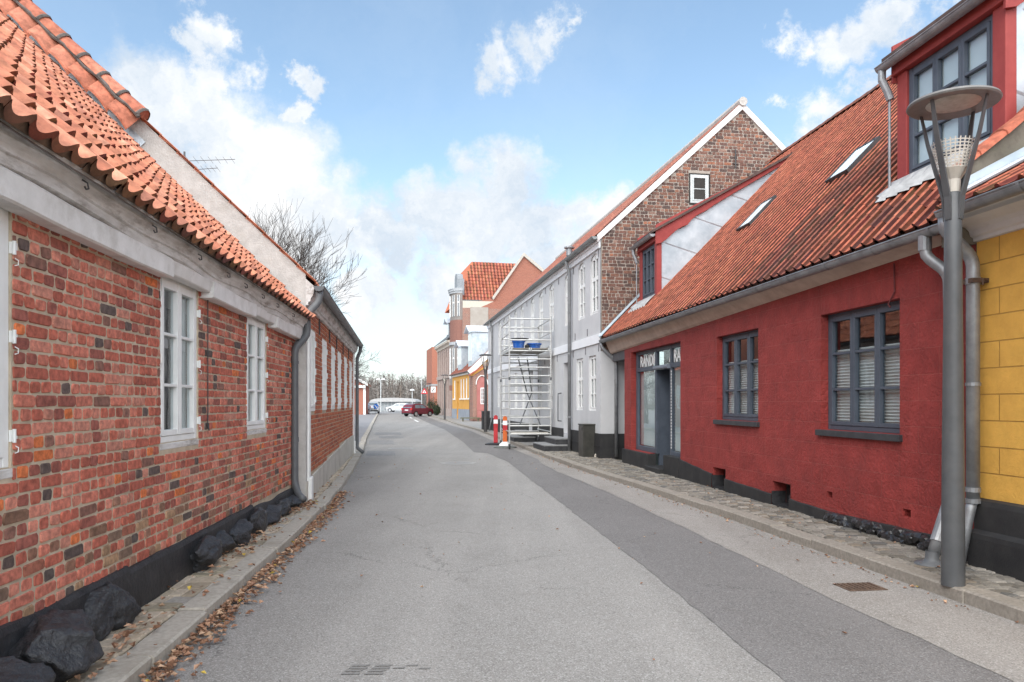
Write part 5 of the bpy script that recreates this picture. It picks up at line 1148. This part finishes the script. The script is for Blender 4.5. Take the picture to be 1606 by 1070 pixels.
w = MB(); w.add([S6(0,0,-.03),S6(10.4,0,-.03),S6(10.4,5.1,-.03),S6(0,5.1,-.03)], [(0,1,2,3)]); w.add([S6(0,5.1,0),S6(10.4,5.1,0),(7.2,10.4,4.1),(7.2,0,4.1)], [(0,1,2,3)]); w.build('roof_underlay', bpy.data.materials['dark_roof_boards'], yc)
w = MB(); w.prism([S6(-.14,0,-.35),S6(-.14,5.1,-.35),S6(-.14,5.1,.08),S6(-.14,0,.08)], (0,.06,0)); w.build('verge_board', white_paint, yc)
def far_dormer(parent, a0, a1, x0, x1, z0, z1, wallm):
    m = MB(); m.box(x0, x1, a0, a1, z0, z1); d = m.build('dormer', wallm, parent)
    r = MB(); r.prism([(x0-.35,a0-.25,z1+.002),(x1+.4,a0-.25,z1+.002),(x1+.4,(a0+a1)/2,z1+.55),(x0-.35,(a0+a1)/2,z1+.55)], (0,0,.06)); r.prism([(x0-.35,a1+.25,z1+.002),(x1+.4,a1+.25,z1+.002),(x1+.4,(a0+a1)/2,z1+.55),(x0-.35,(a0+a1)/2,z1+.55)], (0,0,.06)); r.add([(x0-.02,a0,z1+.001),(x0-.02,a1,z1+.001),(x0-.02,(a0+a1)/2,z1+.5)], [(0,1,2)]); r.build('dormer_roof', zinc_white, d)
    f = MB(); P = lambda a, b, dd: (x0-dd, a, b); f.pbox(P, a0+.15, a1-.15, z0+.9, z1-.1, .002, .03); f.build('window_frame', white_paint, d)
    g = MB(); c = (a0+a1)/2
    for (p, q) in ((a0+.25,c-.05),(c+.05,a1-.25)): g.add([P(p,z0+1.0,.034),P(q,z0+1.0,.034),P(q,z1-.2,.034),P(p,z1-.2,.034)], [(0,1,2,3)])
    g.build('pane', glass_sky, d)
far_dormer(yc, 1.0, 2.9, .25, 2.6, 4.2, 7.5, zinc_light); far_dormer(yc, 5.6, 7.6, .10, 2.6, 4.1, 6.6, zinc_light)

pf = thing('pink_passage_house', 'narrow brick front with a pink round-headed door surround between grey house and yellow cottage', 'house', (-1.55,44.2,0), 9.3)
tb_yz = BR('facade_brick', 'yz', .24, .078, .010, (.27,.11,.075), (.20,.085,.06), (.40,.35,.30), bump=.3)
tb_xz = BR('gable_brick', 'xz', .24, .078, .010, (.29,.115,.075), (.21,.09,.065), (.40,.35,.30), bump=.3, stain=(.30,.22,.17))
# its front faces the camera between the two houses
pf.location = (-2.86,60.6,0)
w = MB(); w.add([(-.25,0,.05),(3.6,0,.05),(3.6,0,3.6),(1.6,0,4.9),(-.25,0,3.7)], [(0,1,2,3,4)]); w.add([(-.25,0,.05),(-.25,2.2,.05),(-.25,2.2,3.7),(-.25,0,3.7)], [(0,1,2,3)]); w.build('wall', tb_xz, pf)
pinkm = M('pink_render', (.36,.13,.115), (.42,.165,.145), scale=3, bump=.1)
w = MB(); w.box(.08,.88,-.05,-.002,.98,3.05); w.prism([(.48-.40*math.cos(math.pi*i/10),-.05,3.05+.55*math.sin(math.pi*i/10)) for i in range(11)], (0,.048,0)); w.build('pink_panel', pinkm, pf)
w = MB(); w.box(.10,.80,-.12,-.002,.35,.96); w.build('lower_panel', pinkm, pf)
PP = lambda a, b, d: (a, -.052-d, b); window(pf, PP, .36, .70, 1.45, 2.75, 2, 4, white_paint, rec=-.03, fw=.05, cw=.02, gw=.03, th=.03, bevel=0)
w = MB(); w.tube([(.48-.47*math.cos(math.pi*i/12),-.08,3.0+.72*math.sin(math.pi*i/12)) for i in range(13)], .035, 6); w.build('white_arch_trim', white_paint, pf)
w = MB(); w.prism([(-.5,-.2,3.72),(1.6,-.2,5.0),(1.6,-.2,5.1),(-.5,-.2,3.82)], (0,1.5,0)); w.prism([(1.62,-.2,5.0),(3.7,-.2,3.65),(3.7,-.2,3.75),(1.62,-.2,5.1)], (0,1.5,0)); w.build('roof', M('red_tile_edge', (.34,.09,.05), (.42,.13,.08), scale=9), pf)
k = MB(); k.box(-.5,1.1,-1.0,-.45,.32,.40); k.box(-.35,-.25,-.9,-.55,.09,.32); k.box(.85,.95,-.9,-.55,.09,.32); o = k.build('garden_bench', M('mossy_wood', (.10,.10,.06), (.16,.15,.10), scale=6, bump=.3)); o.location = (-3.55,60.8,0); tag(o, 'low mossy bench on the pavement by the yellow cottage corner', 'bench')

th = thing('tall_brick_house', 'tall three storey brick house with rounded bay and bright orange tiled roof beyond the cottage', 'house', (-4.85,75.2,0), 12.5)
ora = BR('orange_brick', 'xz', .24, .078, .010, (.34,.115,.072), (.27,.09,.058), (.36,.22,.17), bump=.2)
g = MB(); g.add([(0,0,.05),(9.5,0,.05),(9.5,0,10.9),(0,0,10.9)], [(0,1,2,3)]); g.build('gable_wall', tb_xz, th)
g = MB(); g.add([(.9,-.002,10.9),(9.5,-.002,10.9),(9.5,-.002,13.6),(6.15,-.002,16.2),(3.2,-.002,11.9),(1.6,-.002,11.6)], [(0,1,2,3,4,5)]); g.build('orange_gable', ora, th)
g = MB(); g.box(.75,2.55,-.05,-.003,8.7,11.0); g.build('render_patch', M('beige_render_patch', (.33,.29,.25), (.38,.34,.30), scale=2, bump=.1), th)
g = MB(); g.prism([(3.05,-.2,11.75),(6.15,-.2,16.2),(6.15,-.2,16.55),(2.95,-.2,12.0)], (0,.35,0)); g.prism([(9.6,-.2,13.5),(6.15,-.2,16.2),(6.15,-.2,16.55),(9.7,-.2,13.8)], (0,.35,0)); g.build('verge_coping', M('grey_coping', (.42,.38,.33), (.50,.46,.41)), th)
# tiled slope facing the camera behind the gable line, hipped at the street side
sl = math.atan2(4.3, 2.6); nx = 1
S7 = lambda a, t, h: (a, .6+t*math.cos(sl)-h*math.sin(sl), 11.75+t*math.sin(sl)+h*math.cos(sl))
OT = [((.38,.115,.068),5),((.43,.145,.082),3),((.32,.095,.055),2)]
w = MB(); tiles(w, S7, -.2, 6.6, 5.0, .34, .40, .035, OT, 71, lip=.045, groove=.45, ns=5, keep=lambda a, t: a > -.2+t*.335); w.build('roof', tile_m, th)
zt_ = 11.75+5.0*math.sin(sl); yt_ = .6+5.0*math.cos(sl)
w = MB(); w.add([S7(-.2,0,-.02),S7(6.6,0,-.02),S7(6.6,5.0,-.02),S7(1.4,5.0,-.02)], [(0,1,2,3)]); w.add([S7(-.2,0,-.02),S7(1.4,5.0,-.02),(1.4,10.5,zt_),(-.2,12,11.75)], [(0,1,2,3)]); w.add([S7(1.4,5.0,-.02),S7(6.6,5.0,-.02),(6.6,10.5,zt_),(1.4,10.5,zt_)], [(0,1,2,3)]); w.add([(-.2,12,11.75),(1.4,10.5,zt_),(6.6,10.5,zt_),(9.5,12,11.75)], [(0,1,2,3)]); w.build('roof_underlay', M('orange_roof_slope', (.50,.14,.065), (.58,.18,.09), scale=8), th)
g = MB(); g.box(-.35,3.1,.25,.62,11.52,11.74); g.build('eaves_gutter', grey_metal, th)
g = MB(); g.add([(0,0,10.85),(1.6,0,11.5),(1.6,.6,11.5),(0,.6,10.85)], [(0,1,2,3)]); g.add([(0,.0,10.9),(0,8,10.9),(0,8,11.7),(0,.0,11.7)], [(0,1,2,3)]); g.add([(0,-.003,10.9),(1.6,-.003,10.9),(3.1,-.003,11.6),(0,-.003,11.6)], [(0,1,2,3)]); g.build('eaves_soffit', M('beige_soffit', (.50,.45,.37), (.55,.5,.42)), th)
FW = [(a,a+.95,z0,z1,.14) for z0,z1 in ((1.6,3.4),(5.2,7.3)) for a in (9.0,10.9,12.8,14.7,16.6,18.2)]
w = MB(); wall(w, PR, 0, 20, .05, 8.3, FW); wall(w, PR, 0, 8, 8.3, 11.6, []); w.add([(0,8,8.3),(4,8,8.3),(4,8,11.6),(0,8,11.6)], [(0,1,2,3)]); w.add([(0,20,.05),(8,20,.05),(8,20,8.3),(0,20,8.3)], [(0,1,2,3)]); w.build('wall', M('grey_brown_facade', (.26,.19,.165), (.33,.25,.22), scale=4, bump=.2), th)
interior(th, PR, .3, 19.8, .7, 8)
for a,b,c,d,e in FW: window(th, PR, a, b, c, d, 2, 2, white_paint, rec=.10, fw=.08, cw=.06, gw=.04, th=.05, bevel=0, back='curtain')
w = MB()
for a in (8.5,10.4,12.3,14.2,16.1,17.7,19.5): w.cut().pbox(PR, a, a+.3, .9, 7.7, .002, .09)
w.cut().pbox(PR, 8.2, 20, 4.3, 4.7, .10, .16); w.cut().pbox(PR, 8.2, 20, .05, .9, .002, .12); w.build('pilaster', M('pale_brown_pilaster', (.36,.285,.245), (.42,.34,.30), scale=3), th)
w = MB(); w.extr(PR, [(0,7.75),(.12,7.8),(.14,8.0),(.38,8.15),(.42,8.38),(0,8.4)], 8.0, 20.2); w.build('cornice', M('beige_cornice', (.48,.42,.35), (.54,.48,.41)), th)
w = MB(); w.prism([(-.45,8,8.42),(4,8,12.0),(4,8,12.1),(-.45,8,8.52)], (0,12.2,0)); w.build('lower_roof', M('slate_roof', (.10,.10,.105), (.15,.15,.155), scale=6), th)
far_dormer(th, 11.5, 13.4, .2, 3, 8.4, 10.6, M('blue_grey_dormer', (.18,.195,.21), (.23,.245,.26)))
by = MB(); n = 12; bx = lambda a, r: (-r*math.sin(a), 1.75-1.75*math.cos(a))
def bay(z0, z1, r, mb): mb.add([(-r*math.sin(math.pi*i/n), 1.8-1.65*math.cos(math.pi*i/n)*(1 if r < 1.1 else 1.05), z) for z in (z0, z1) for i in range(n+1)], [(i,i+1,n+2+i,n+1+i) for i in range(n)]+[tuple(range(n+1)), tuple(range(n+1,2*n+2))])
bay(2.8,3.3,1.05,by); by.cut(); bay(7.6,9.75,1.0,by); bo = by.build('bay', M('bay_brick', (.20,.095,.075), (.25,.12,.09), scale=8, bump=.2), th)
by = MB(); bay(3.3,7.6,.96,by); by.cut(); bay(9.75,12.4,.96,by); by.build('bay_frame', M('grey_bay_render', (.20,.175,.16), (.25,.22,.20)), bo)
by = MB(); bay(12.4,12.6,1.08,by); bay(12.602,12.8,1.15,by); bay(12.802,12.88,1.2,by); by.cut(); bay(7.3,7.6-.002,1.06,by); by.build('bay_cornice', M('grey_white_cornice', (.34,.35,.36), (.41,.42,.43)), bo)
gl_ = MB(); fr_ = MB()
for z0, z1 in ((4.0,7.0),(10.1,12.2)):
    for i in range(1, 11, 2):
        a0, a1 = math.pi*(i+.15)/n, math.pi*(i+1-.15)/n; pt_ = lambda a, z, r: (-r*math.sin(a), 1.8-1.68*math.cos(a), z)
        gl_.add([pt_(a0,z0,.985),pt_(a1,z0,.985),pt_(a1,z1,.985),pt_(a0,z1,.985)], [(0,1,2,3)])
        zm = z0+(z1-z0)*.66; fr_.add([pt_(a0,zm-.07,1.0),pt_(a1,zm-.07,1.0),pt_(a1,zm+.07,1.0),pt_(a0,zm+.07,1.0)], [(0,1,2,3)])
        for a in (a0, a1): fr_.cut().tube([pt_(a,z0,.995),pt_(a,z1,.995)], .028, 4)
gl_.build('bay_window', M('dark_glass', (.10,.11,.12), (.16,.17,.18), rough=.1, bump=0, spec=.8), bo); fr_.build('bay_window_frame', white_paint, bo)
d = MB(); d.box(-.42,.3,.9,2.6,11.8,13.9); pts = [(-.42,1.75-.85*math.cos(math.pi*i/8),13.9+.6*math.sin(math.pi*i/8)) for i in range(9)]; d.prism(pts, (.6,0,0)); d.build('bay_dormer', M('grey_dormer_lead', (.22,.235,.25), (.28,.295,.31)), th)

ob = thing('orange_brick_block', 'plain orange brick block showing at the far right behind the tall house', 'building', (-11.5,110,0), 12)
k = MB(); k.box(0,6,0,8,0,9.6); k.build('wall', M('orange_brick_far', (.34,.13,.085), (.39,.16,.105), scale=6, bump=.1), ob); k = MB(); k.box(-.1,6.1,-.1,8.1,4.0,4.25); k.build('band_course', M('grey_band', (.3,.3,.3)), ob)

# ------------------------------------------------------------------ the far end of the street
lb = thing('brick_outbuilding', 'low red brick building with white gable trim behind the parked cars at left', 'building', (-18.6,97,0), 8)
k = MB(); k.add([(0,0,0),(0,10,0),(0,10,3.8),(0,0,3.8)], [(0,1,2,3)]); k.add([(-7,0,0),(0,0,0),(0,0,3.8),(-3.5,0,5.6),(-7,0,3.8)], [(0,1,2,3,4)]); k.build('wall', M('dull_red_brick', (.33,.125,.085), (.40,.16,.11), scale=9, bump=.2), lb)
k = MB(); k.prism([(.3,-.25,3.75),(-3.5,-.25,5.7),(-3.5,-.25,5.95),(.3,-.25,4.05)], (0,10.5,0)); k.prism([(-7.3,-.25,3.75),(-3.5,-.25,5.7),(-3.5,-.25,5.95),(-7.3,-.25,4.05)], (0,10.5,0)); k.build('roof', M('brown_roof', (.25,.12,.08), (.32,.16,.11), scale=6), lb)
k = MB(); k.prism([(.32,-.3,3.7),(-3.5,-.3,5.65),(-3.5,-.3,5.98),(.32,-.3,4.08)], (0,.04,0)); k.box(-6.9,.05,-.32,-.003,3.45,3.78); k.box(-.25,.05,-.06,-.004,.0,3.44); k.build('white_trim', white_paint, lb)
pvn = thing('glass_pavilion', 'low grey glass pavilion with a wide flat dome roof at the street end', 'building', (-24.0,142,0), 0)
k = MB(); pts = []
for i in range(13): a = math.pi*i/12; pts.append((-4.3*math.cos(a)+2.0-.0, -.6, 1.75+.75*math.sin(a)**.7))
k.prism(pts, (0,8,0)); k.build('roof', M('pale_grey_roof', (.38,.37,.36), (.46,.45,.44), scale=2), pvn)
k = MB(); k.box(-1.9,5.9,0,6,0,1.74); k.build('glass_wall', M('grey_glass_wall', (.22,.24,.25), (.34,.36,.37), rough=.25, scale=1.2, bump=0), pvn)
k = MB()
for i in range(12): x = -1.85+.7*i; k.cut().box(x,x+.07,-.08,-.005,0,1.73)
k.build('mullion', M('pale_mullion', (.45,.45,.44)), pvn)

def car(name, label, x, y, rz, paint, scale=1.0, detail=True, group=None):
    """five door hatchback, nose towards local +y"""
    t = thing(name, label, 'car', (x,y,.02), rz, group); t.scale = (scale,)*3
    prof = [(-1.95,.32),(-1.98,.55),(-1.95,.86),(-1.86,1.0),(-1.72,1.30),(-1.52,1.43),(-1.1,1.50),(-.4,1.51),(.15,1.45),(.75,1.08),(1.05,.96),(1.65,.86),(1.90,.70),(1.97,.50),(1.92,.28)]
    hw = lambda z: .84 if z < .88 else .84-.22*((z-.88)/.63)**1.1
    m = MB(); n = len(prof); vs = []
    zl = [(-1.95,.28)]
    rows = [[(s*f*hw(z)*(1-.06*max(0,abs(yy)-1.5)), yy, z) for s, f in ((-1,1),(-1,.80),(-1,.0),(1,.0) ,(1,.80),(1,1))] for yy, z in prof]
    o = []
    for r in rows: o += r
    k = 6
    m.add(o, [(i*k+j, i*k+j+1, (i+1)*k+j+1, (i+1)*k+j) for i in range(n-1) for j in range(k-1)])
    for s in (0, 5):      # sides: strips down to the sill
        ys_ = [p[0] for p in prof]; top = lambda yy: interp([(a,b) for a,b in sorted(prof[1:-1])], yy)
        st = frange(-1.93, 1.9, .12); sx = -1 if s == 0 else 1; vs = []
        for yy in st:
            zt_ = max(top(yy), .5); zb_ = .26
            for cy in (-1.22, 1.22):
                if abs(yy-cy) < .36: zb_ = max(zb_, .30+math.sqrt(max(0, .36**2-(yy-cy)**2)))
            for q in range(7):
                z = zb_+(zt_-zb_)*q/6; vs.append((sx*(hw(z)*(1-.06*max(0,abs(yy)-1.5))-(.04 if z < .4 else 0)), yy, z))
        m.add(vs, [(i*7+q, i*7+q+1, (i+1)*7+q+1, (i+1)*7+q) for i in range(len(st)-1) for q in range(6)])
    m.add([(-.8,-1.95,.3),(.8,-1.95,.3),(.8,1.92,.28),(-.8,1.92,.28)], [(0,1,2,3)])
    b = m.build('body', paint, t, smooth=False)
    gk = M('car_glass', (.10,.13,.15), (.16,.19,.21), rough=.08, bump=0, spec=.9) if 'car_glass' not in bpy.data.materials else bpy.data.materials['car_glass']
    g = MB()
    for sx in (-1, 1):
        f = lambda yy, z: (sx*(hw(z)+.006), yy, z)
        g.cut(); g.add([f(-1.35,.98),f(-.45,.98),f(-.45,1.38),f(-1.2,1.36)], [(0,1,2,3)]); g.add([f(-.38,.98),(f(.62,.98)),f(.12,1.36),f(-.38,1.39)], [(0,1,2,3)])
    g.build('side_window', gk, t)
    g = MB(); g.add([(-.70,-1.88,1.02),(.70,-1.88,1.02),(.60,-1.60,1.40),(-.60,-1.60,1.40)], [(0,1,2,3)]); g.build('rear_window', gk, t)
    g = MB(); g.add([(-.72,.80,1.075),(.72,.80,1.075),(.60,.22,1.43),(-.60,.22,1.43)], [(0,1,2,3)]); g.build('windscreen', gk, t)
    rub = bpy.data.materials.get('tyre_rubber') or M('tyre_rubber', (.018,.018,.018), (.03,.03,.03), rough=.8); rim = bpy.data.materials.get('alloy_rim') or M('alloy_rim', (.45,.45,.46), (.55,.55,.56), metallic=.6, rough=.35)
    for yy in (-1.22, 1.22):
        for sx in (-1, 1):
            w_ = MB(); w_.tube([(sx*.66,yy,.30),(sx*.85,yy,.30)], .305, 20); wo = w_.build('wheel', rub, t)
            w_ = MB(); w_.tube([(sx*.84,yy,.30),(sx*.857,yy,.30)], .205, 14); w_.build('rim', rim, wo)
    lr = bpy.data.materials.get('red_lamp') or M('red_lamp', (.40,.02,.02), (.5,.03,.03), rough=.2, bump=0); lw = bpy.data.materials.get('clear_lamp') or M('clear_lamp', (.65,.67,.70), rough=.15, bump=0)
    for sx in (-1, 1):
        k = MB(); k.box(*sorted((sx*.60,sx*.845)), -1.985, -1.80, .74, 1.02); k.build('tail_light', lr, t, bevel=.03)
        k = MB(); k.box(*sorted((sx*.48,sx*.82)), 1.70, 1.93, .66, .80); k.build('headlight', lw, t, bevel=.03)
        k = MB(); k.box(*sorted((sx*.84,sx*1.0)), .52, .64, .95, 1.08); k.build('mirror', paint, t, bevel=.02)
    k = MB(); k.box(-.26,.26,-2.0,-1.96,.70,.81); k.build('number_plate', white_paint, t)
    k = MB(); k.box(-.8,.8,-2.0,-1.90,.30,.42); k.box(-.75,.75,1.90,1.985,.30,.44); k.box(-.4,.4,1.93,1.97,.55,.66); k.build('bumper_trim', bpy.data.materials.get('black_trim') or M('black_trim', (.03,.03,.03)), t)
    return t
crm = M('dark_red_car_paint', (.13,.012,.024), (.155,.015,.028), rough=.25, bump=0, spec=.6)
silv = M('silver_blue_car_paint', (.30,.34,.40), (.34,.38,.44), rough=.3, bump=0, metallic=.3); whc = M('white_car_paint', (.50,.51,.52), rough=.3, bump=0)
car('hatchback_car', 'dark red hatchback turning right at the end of the street', -10.75, 87.5, -36, crm, .95)
car('parked_car', 'silver blue parked car facing the camera beside the low brick building', -20.6, 103, 172, silv, 1.1, group='cars parked at the left')
car('parked_car', 'white parked car tucked behind the silver blue one', -20.2, 111, 188, whc, 1.1, group='cars parked at the left')
car('parked_car', 'white car crossing far behind the dark red hatchback', -19.0, 128, 78, whc, 1.0)

def pole(m, h, r=.05, x=0, y=0): m.tube([(x,y,0),(x,y,h)], r, 8); return m
t = thing('road_sign', 'blue round keep right sign with white arrow at the left of the street end', 'sign', (-19.2,108,0), 8); pole(MB(), 1.5, .045).build('post', grey_metal, t)
k = MB(); k.tube([(0,-.06,1.05),(0,-.09,1.05)], .36, 24); k.build('sign_face', M('sign_blue', (.01,.12,.45), rough=.4, bump=0), t)
k = MB(); k.add([(-.22,-.093,1.2),(-.16,-.093,1.26),(.10,-.093,1.0),(.04,-.093,.94)], [(0,1,2,3)]); k.add([(.2,-.093,.84),(.2,-.093,1.08),(-.04,-.093,.84)], [(0,1,2)]); k.build('arrow_mark', white_paint, t)
t = thing('warning_sign', 'red bordered triangular warning sign on a post behind the red car', 'sign', (-12.6,110,0), 8); pole(MB(), 4.1, .06).build('post', grey_metal, t)
k = MB(); k.prism([(-.5,-.08,2.85),(.5,-.08,2.85),(0,-.08,3.72)], (0,-.02,0)); k.build('sign_face', M('sign_red', (.50,.02,.03), bump=0), t)
k = MB(); k.prism([(-.27,-.102,2.98),(.27,-.102,2.98),(0,-.102,3.45)], (0,-.004,0)); k.build('white_field', white_paint, t)
k = MB(); k.box(-.06,.06,-.112,-.107,3.02,3.22); k.build('sign_symbol', black_paint, t)
t = thing('zone_sign', 'small square white sign with a dark diagonal stroke beside the tall brick house', 'sign', (-10.7,104,0), 8); pole(MB(), 3.9, .04).build('post', grey_metal, t)
k = MB(); k.box(-.32,.32,-.07,-.05,2.95,3.75); k.build('sign_face', white_paint, t, bevel=.01); k = MB(); k.add([(-.2,-.073,3.12),(-.12,-.073,3.06),(.2,-.073,3.56),(.12,-.073,3.62)], [(0,1,2,3)]); k.build('stroke_mark', dark_metal, t)
def mast(label, x, y, h, arms, group):
    t = thing('light_mast', label, 'street light', (x,y,0), 0, group); pm = M('pale_mast', (.50,.51,.50)) if 'pale_mast' not in bpy.data.materials else bpy.data.materials['pale_mast']
    m = pole(MB(), h, .075)
    for dx in arms: m.tube([(0,0,h-.05),(dx*.9,0,h+.02)], .04, 6)
    m.build('mast', pm, t)
    for dx in arms or (0,):
        k = MB(); k.lathe((dx,0,h-.05), [(.0,.28),(.25,.22),(.42,.05),(.40,.0),(0,-.03)], 14); k.build('lamp_head', white_paint, t, smooth=True)
mast('pale double armed light mast left of the glass pavilion', -22.3, 130, 5.5, (-.42,.42), 'pale light masts at the plaza'); mast('single post top light behind the dark red car', -16.3, 125, 3.6, (), 'pale light masts at the plaza'); mast('pale tall light mast with one arm beside the warning sign', -14.4, 122, 5.7, (-.75,), 'pale light masts at the plaza')

# ------------------------------------------------------------------ trees and the far wood
bark = M('grey_bark', (.048,.040,.036), (.085,.073,.065), rough=.95, scale=14, bump=.4)
def grow(mb, rnd, p, d, l, r, lev, maxlev, wind, spread, ns, up, kids=(3,4)):
    segs = 3 if lev < 3 else 2; pts = [p]; rs = [r]; q = p.copy(); dd = d.copy()
    for i in range(segs):
        dd = (dd+Vector((rnd.gauss(0,.13),rnd.gauss(0,.13),rnd.gauss(0,.06)))+wind*.12+Vector((0,0,up))).normalized(); q = q+dd*(l/segs); pts.append(q.copy()); rs.append(r*(1-.38*(i+1)/segs))
    mb.tube(pts, rs, ns if lev < 2 else (4 if lev < 3 else 3), cap=False)
    if lev >= maxlev: return
    for c in range(rnd.randint(*kids)):
        i = rnd.choice(range(1, segs+1)) if c else segs; a = rnd.uniform(0, 6.283); x = dd.orthogonal().normalized(); y = dd.cross(x)
        nd = (dd+(x*math.cos(a)+y*math.sin(a))*rnd.uniform(.35, spread)).normalized()
        grow(mb, rnd, pts[i], nd, l*rnd.uniform(.62,.85), max(rs[i]*rnd.uniform(.5,.68), .0065), lev+1, maxlev, wind, spread, ns, up, kids)
def tree(label, x, y, h0, r0, limbs, seed, wind, maxlev, l0, lean, up, group=None, kids=(3,4)):
    rnd = random.Random(seed); t = thing('bare_tree', label, 'tree', (x,y,0), 0, group)
    m = MB(); top = Vector((0,0,h0)); m.tube([(0,0,0),(.05,0,h0*.5),(0,0,h0)], [r0*1.25,r0,r0*.8], 10, cap=False); m.build('trunk', bark, t, smooth=True)
    m = MB()
    for i in range(limbs):
        a = 2*math.pi*i/limbs+rnd.uniform(-.3,.3); d = Vector((math.cos(a)*lean, math.sin(a)*lean, 1)).normalized()+wind*.3
        grow(m, rnd, top-Vector((0,0,rnd.uniform(0,h0*.2))), d.normalized(), l0*rnd.uniform(.85,1.15), r0*.5, 0, maxlev, wind, .75, 6, up, kids)
    m.build('crown', bark, t)
tree('large bare wind-combed tree rising behind the roof of the second brick house', -9.9, 31.5, 3.3, .16, 8, 5, Vector((.10,0,.04)), 5, 2.0, .62, .13, kids=(3,4))
tree('smaller bare tree past the far end of the second brick house', -12.3, 52, 2.6, .12, 6, 9, Vector((.10,0,0)), 5, 1.35, 1.0, .0, kids=(3,3))
def wood():
    rnd = random.Random(17); m = MB(); cols = [((.17,.148,.132),4),((.21,.185,.168),4),((.25,.225,.205),3),((.13,.112,.10),2),((.19,.155,.13),2)]  # twig colours lightened to put distance haze into them
    for i in range(1300):
        x = rnd.uniform(-80, 40); y = rnd.uniform(172, 235); h = rnd.uniform(6.5, 9.6)*(y/200)**1.15*(1.0+.18*mnoise.noise((x*.06,y*.02,1))); col = pick(cols, rnd)
        m.tube([(x,y,0),(x+rnd.gauss(0,.2),y,h*.55),(x+rnd.gauss(0,.4),y,h*.85)], [.13,.09,.04], 3, cap=False, col=col)
        for j in range(34):
            z = h*rnd.uniform(.10, .95); a = rnd.uniform(0, 6.283); l = rnd.uniform(.6, 2.1)*(1.15-z/h*.65); u = Vector((math.cos(a), math.sin(a), rnd.uniform(.25,1.2))).normalized(); p = Vector((x,y,z)); r = rnd.uniform(.05,.10)
            e = p+u*l+Vector((rnd.gauss(0,.2),0,rnd.gauss(0,.1))); s = Vector((-u.y,u.x,.1))*r
            m.add([p-s,p+s,e+s*.25,e-s*.25,p+Vector((0,0,r)),e+Vector((0,0,r*.2))], [(0,1,2,3),(1,4,5,2),(4,0,3,5)], col)
            f = p+u*l*.5; v = (u+Vector((rnd.gauss(0,.7),rnd.gauss(0,.7),rnd.gauss(0,.4)))).normalized(); e2 = f+v*l*.7
            m.add([f-s*.6,f+s*.6,e2+s*.2,e2-s*.2], [(0,1,2,3)], col)
    for i in range(700):     # undergrowth along the edge
        x = rnd.uniform(-85,55); y = rnd.uniform(168,200); 
        for j in range(6):
            a = rnd.uniform(0,6.28); l = rnd.uniform(.8,2.2); s = Vector((.06,0,0)); p = Vector((x+rnd.gauss(0,.5),y+rnd.gauss(0,.5),0)); e = p+Vector((math.cos(a)*.5,math.sin(a)*.5,1)).normalized()*l
            m.add([p-s,p+s,e+s*.3,e-s*.3], [(0,1,2,3)], pick(cols, rnd))
    o = m.build('bare_wood', M('winter_twigs', (1,)*3, rough=.95, attr=True, scale=2, bump=0)); o['kind'] = 'stuff'
wood()
def bush(label, x, y, s, h, seed):
    rnd = random.Random(seed); t = thing('bush', label, 'bush', (x,y,.09)); m = MB()
    for i in range(900):
        v = Vector((rnd.gauss(0,1),rnd.gauss(0,1),rnd.gauss(0,1))).normalized()*rnd.random()**.4; k = 1+.3*mnoise.noise(v*2+Vector((seed,0,0))); p = Vector((v.x*s*k, v.y*s*k, h*.52+v.z*h*.5*k)); a = Vector((rnd.gauss(0,1),rnd.gauss(0,1),rnd.gauss(0,1))).normalized(); b = a.orthogonal().normalized(); q = rnd.uniform(.05,.10)
        m.add([p-a*q,p+b*q*.5,p+a*q,p-b*q*.5], [(0,1,2,3)], pick([((.035,.05,.025),3),((.05,.07,.03),3),((.025,.035,.018),3)], rnd))
    m.build('foliage', M('dark_evergreen_leaf', (1,)*3, rough=.6, attr=True, scale=8, bump=0), t)
    k = MB(); 
    for i in range(5): a = i*1.26; k.tube([(0,0,0),(math.cos(a)*s*.5,math.sin(a)*s*.5,h*.6)], [.03,.012], 5)
    k.build('stem', bark, t)
bush('dark evergreen bush in front of the far end of the tall brick house', -9.6, 92, .75, 2.0, 3); bush('lower dark bush beside the taller evergreen at the pavement edge', -8.7, 88.5, .5, 1.2, 8)
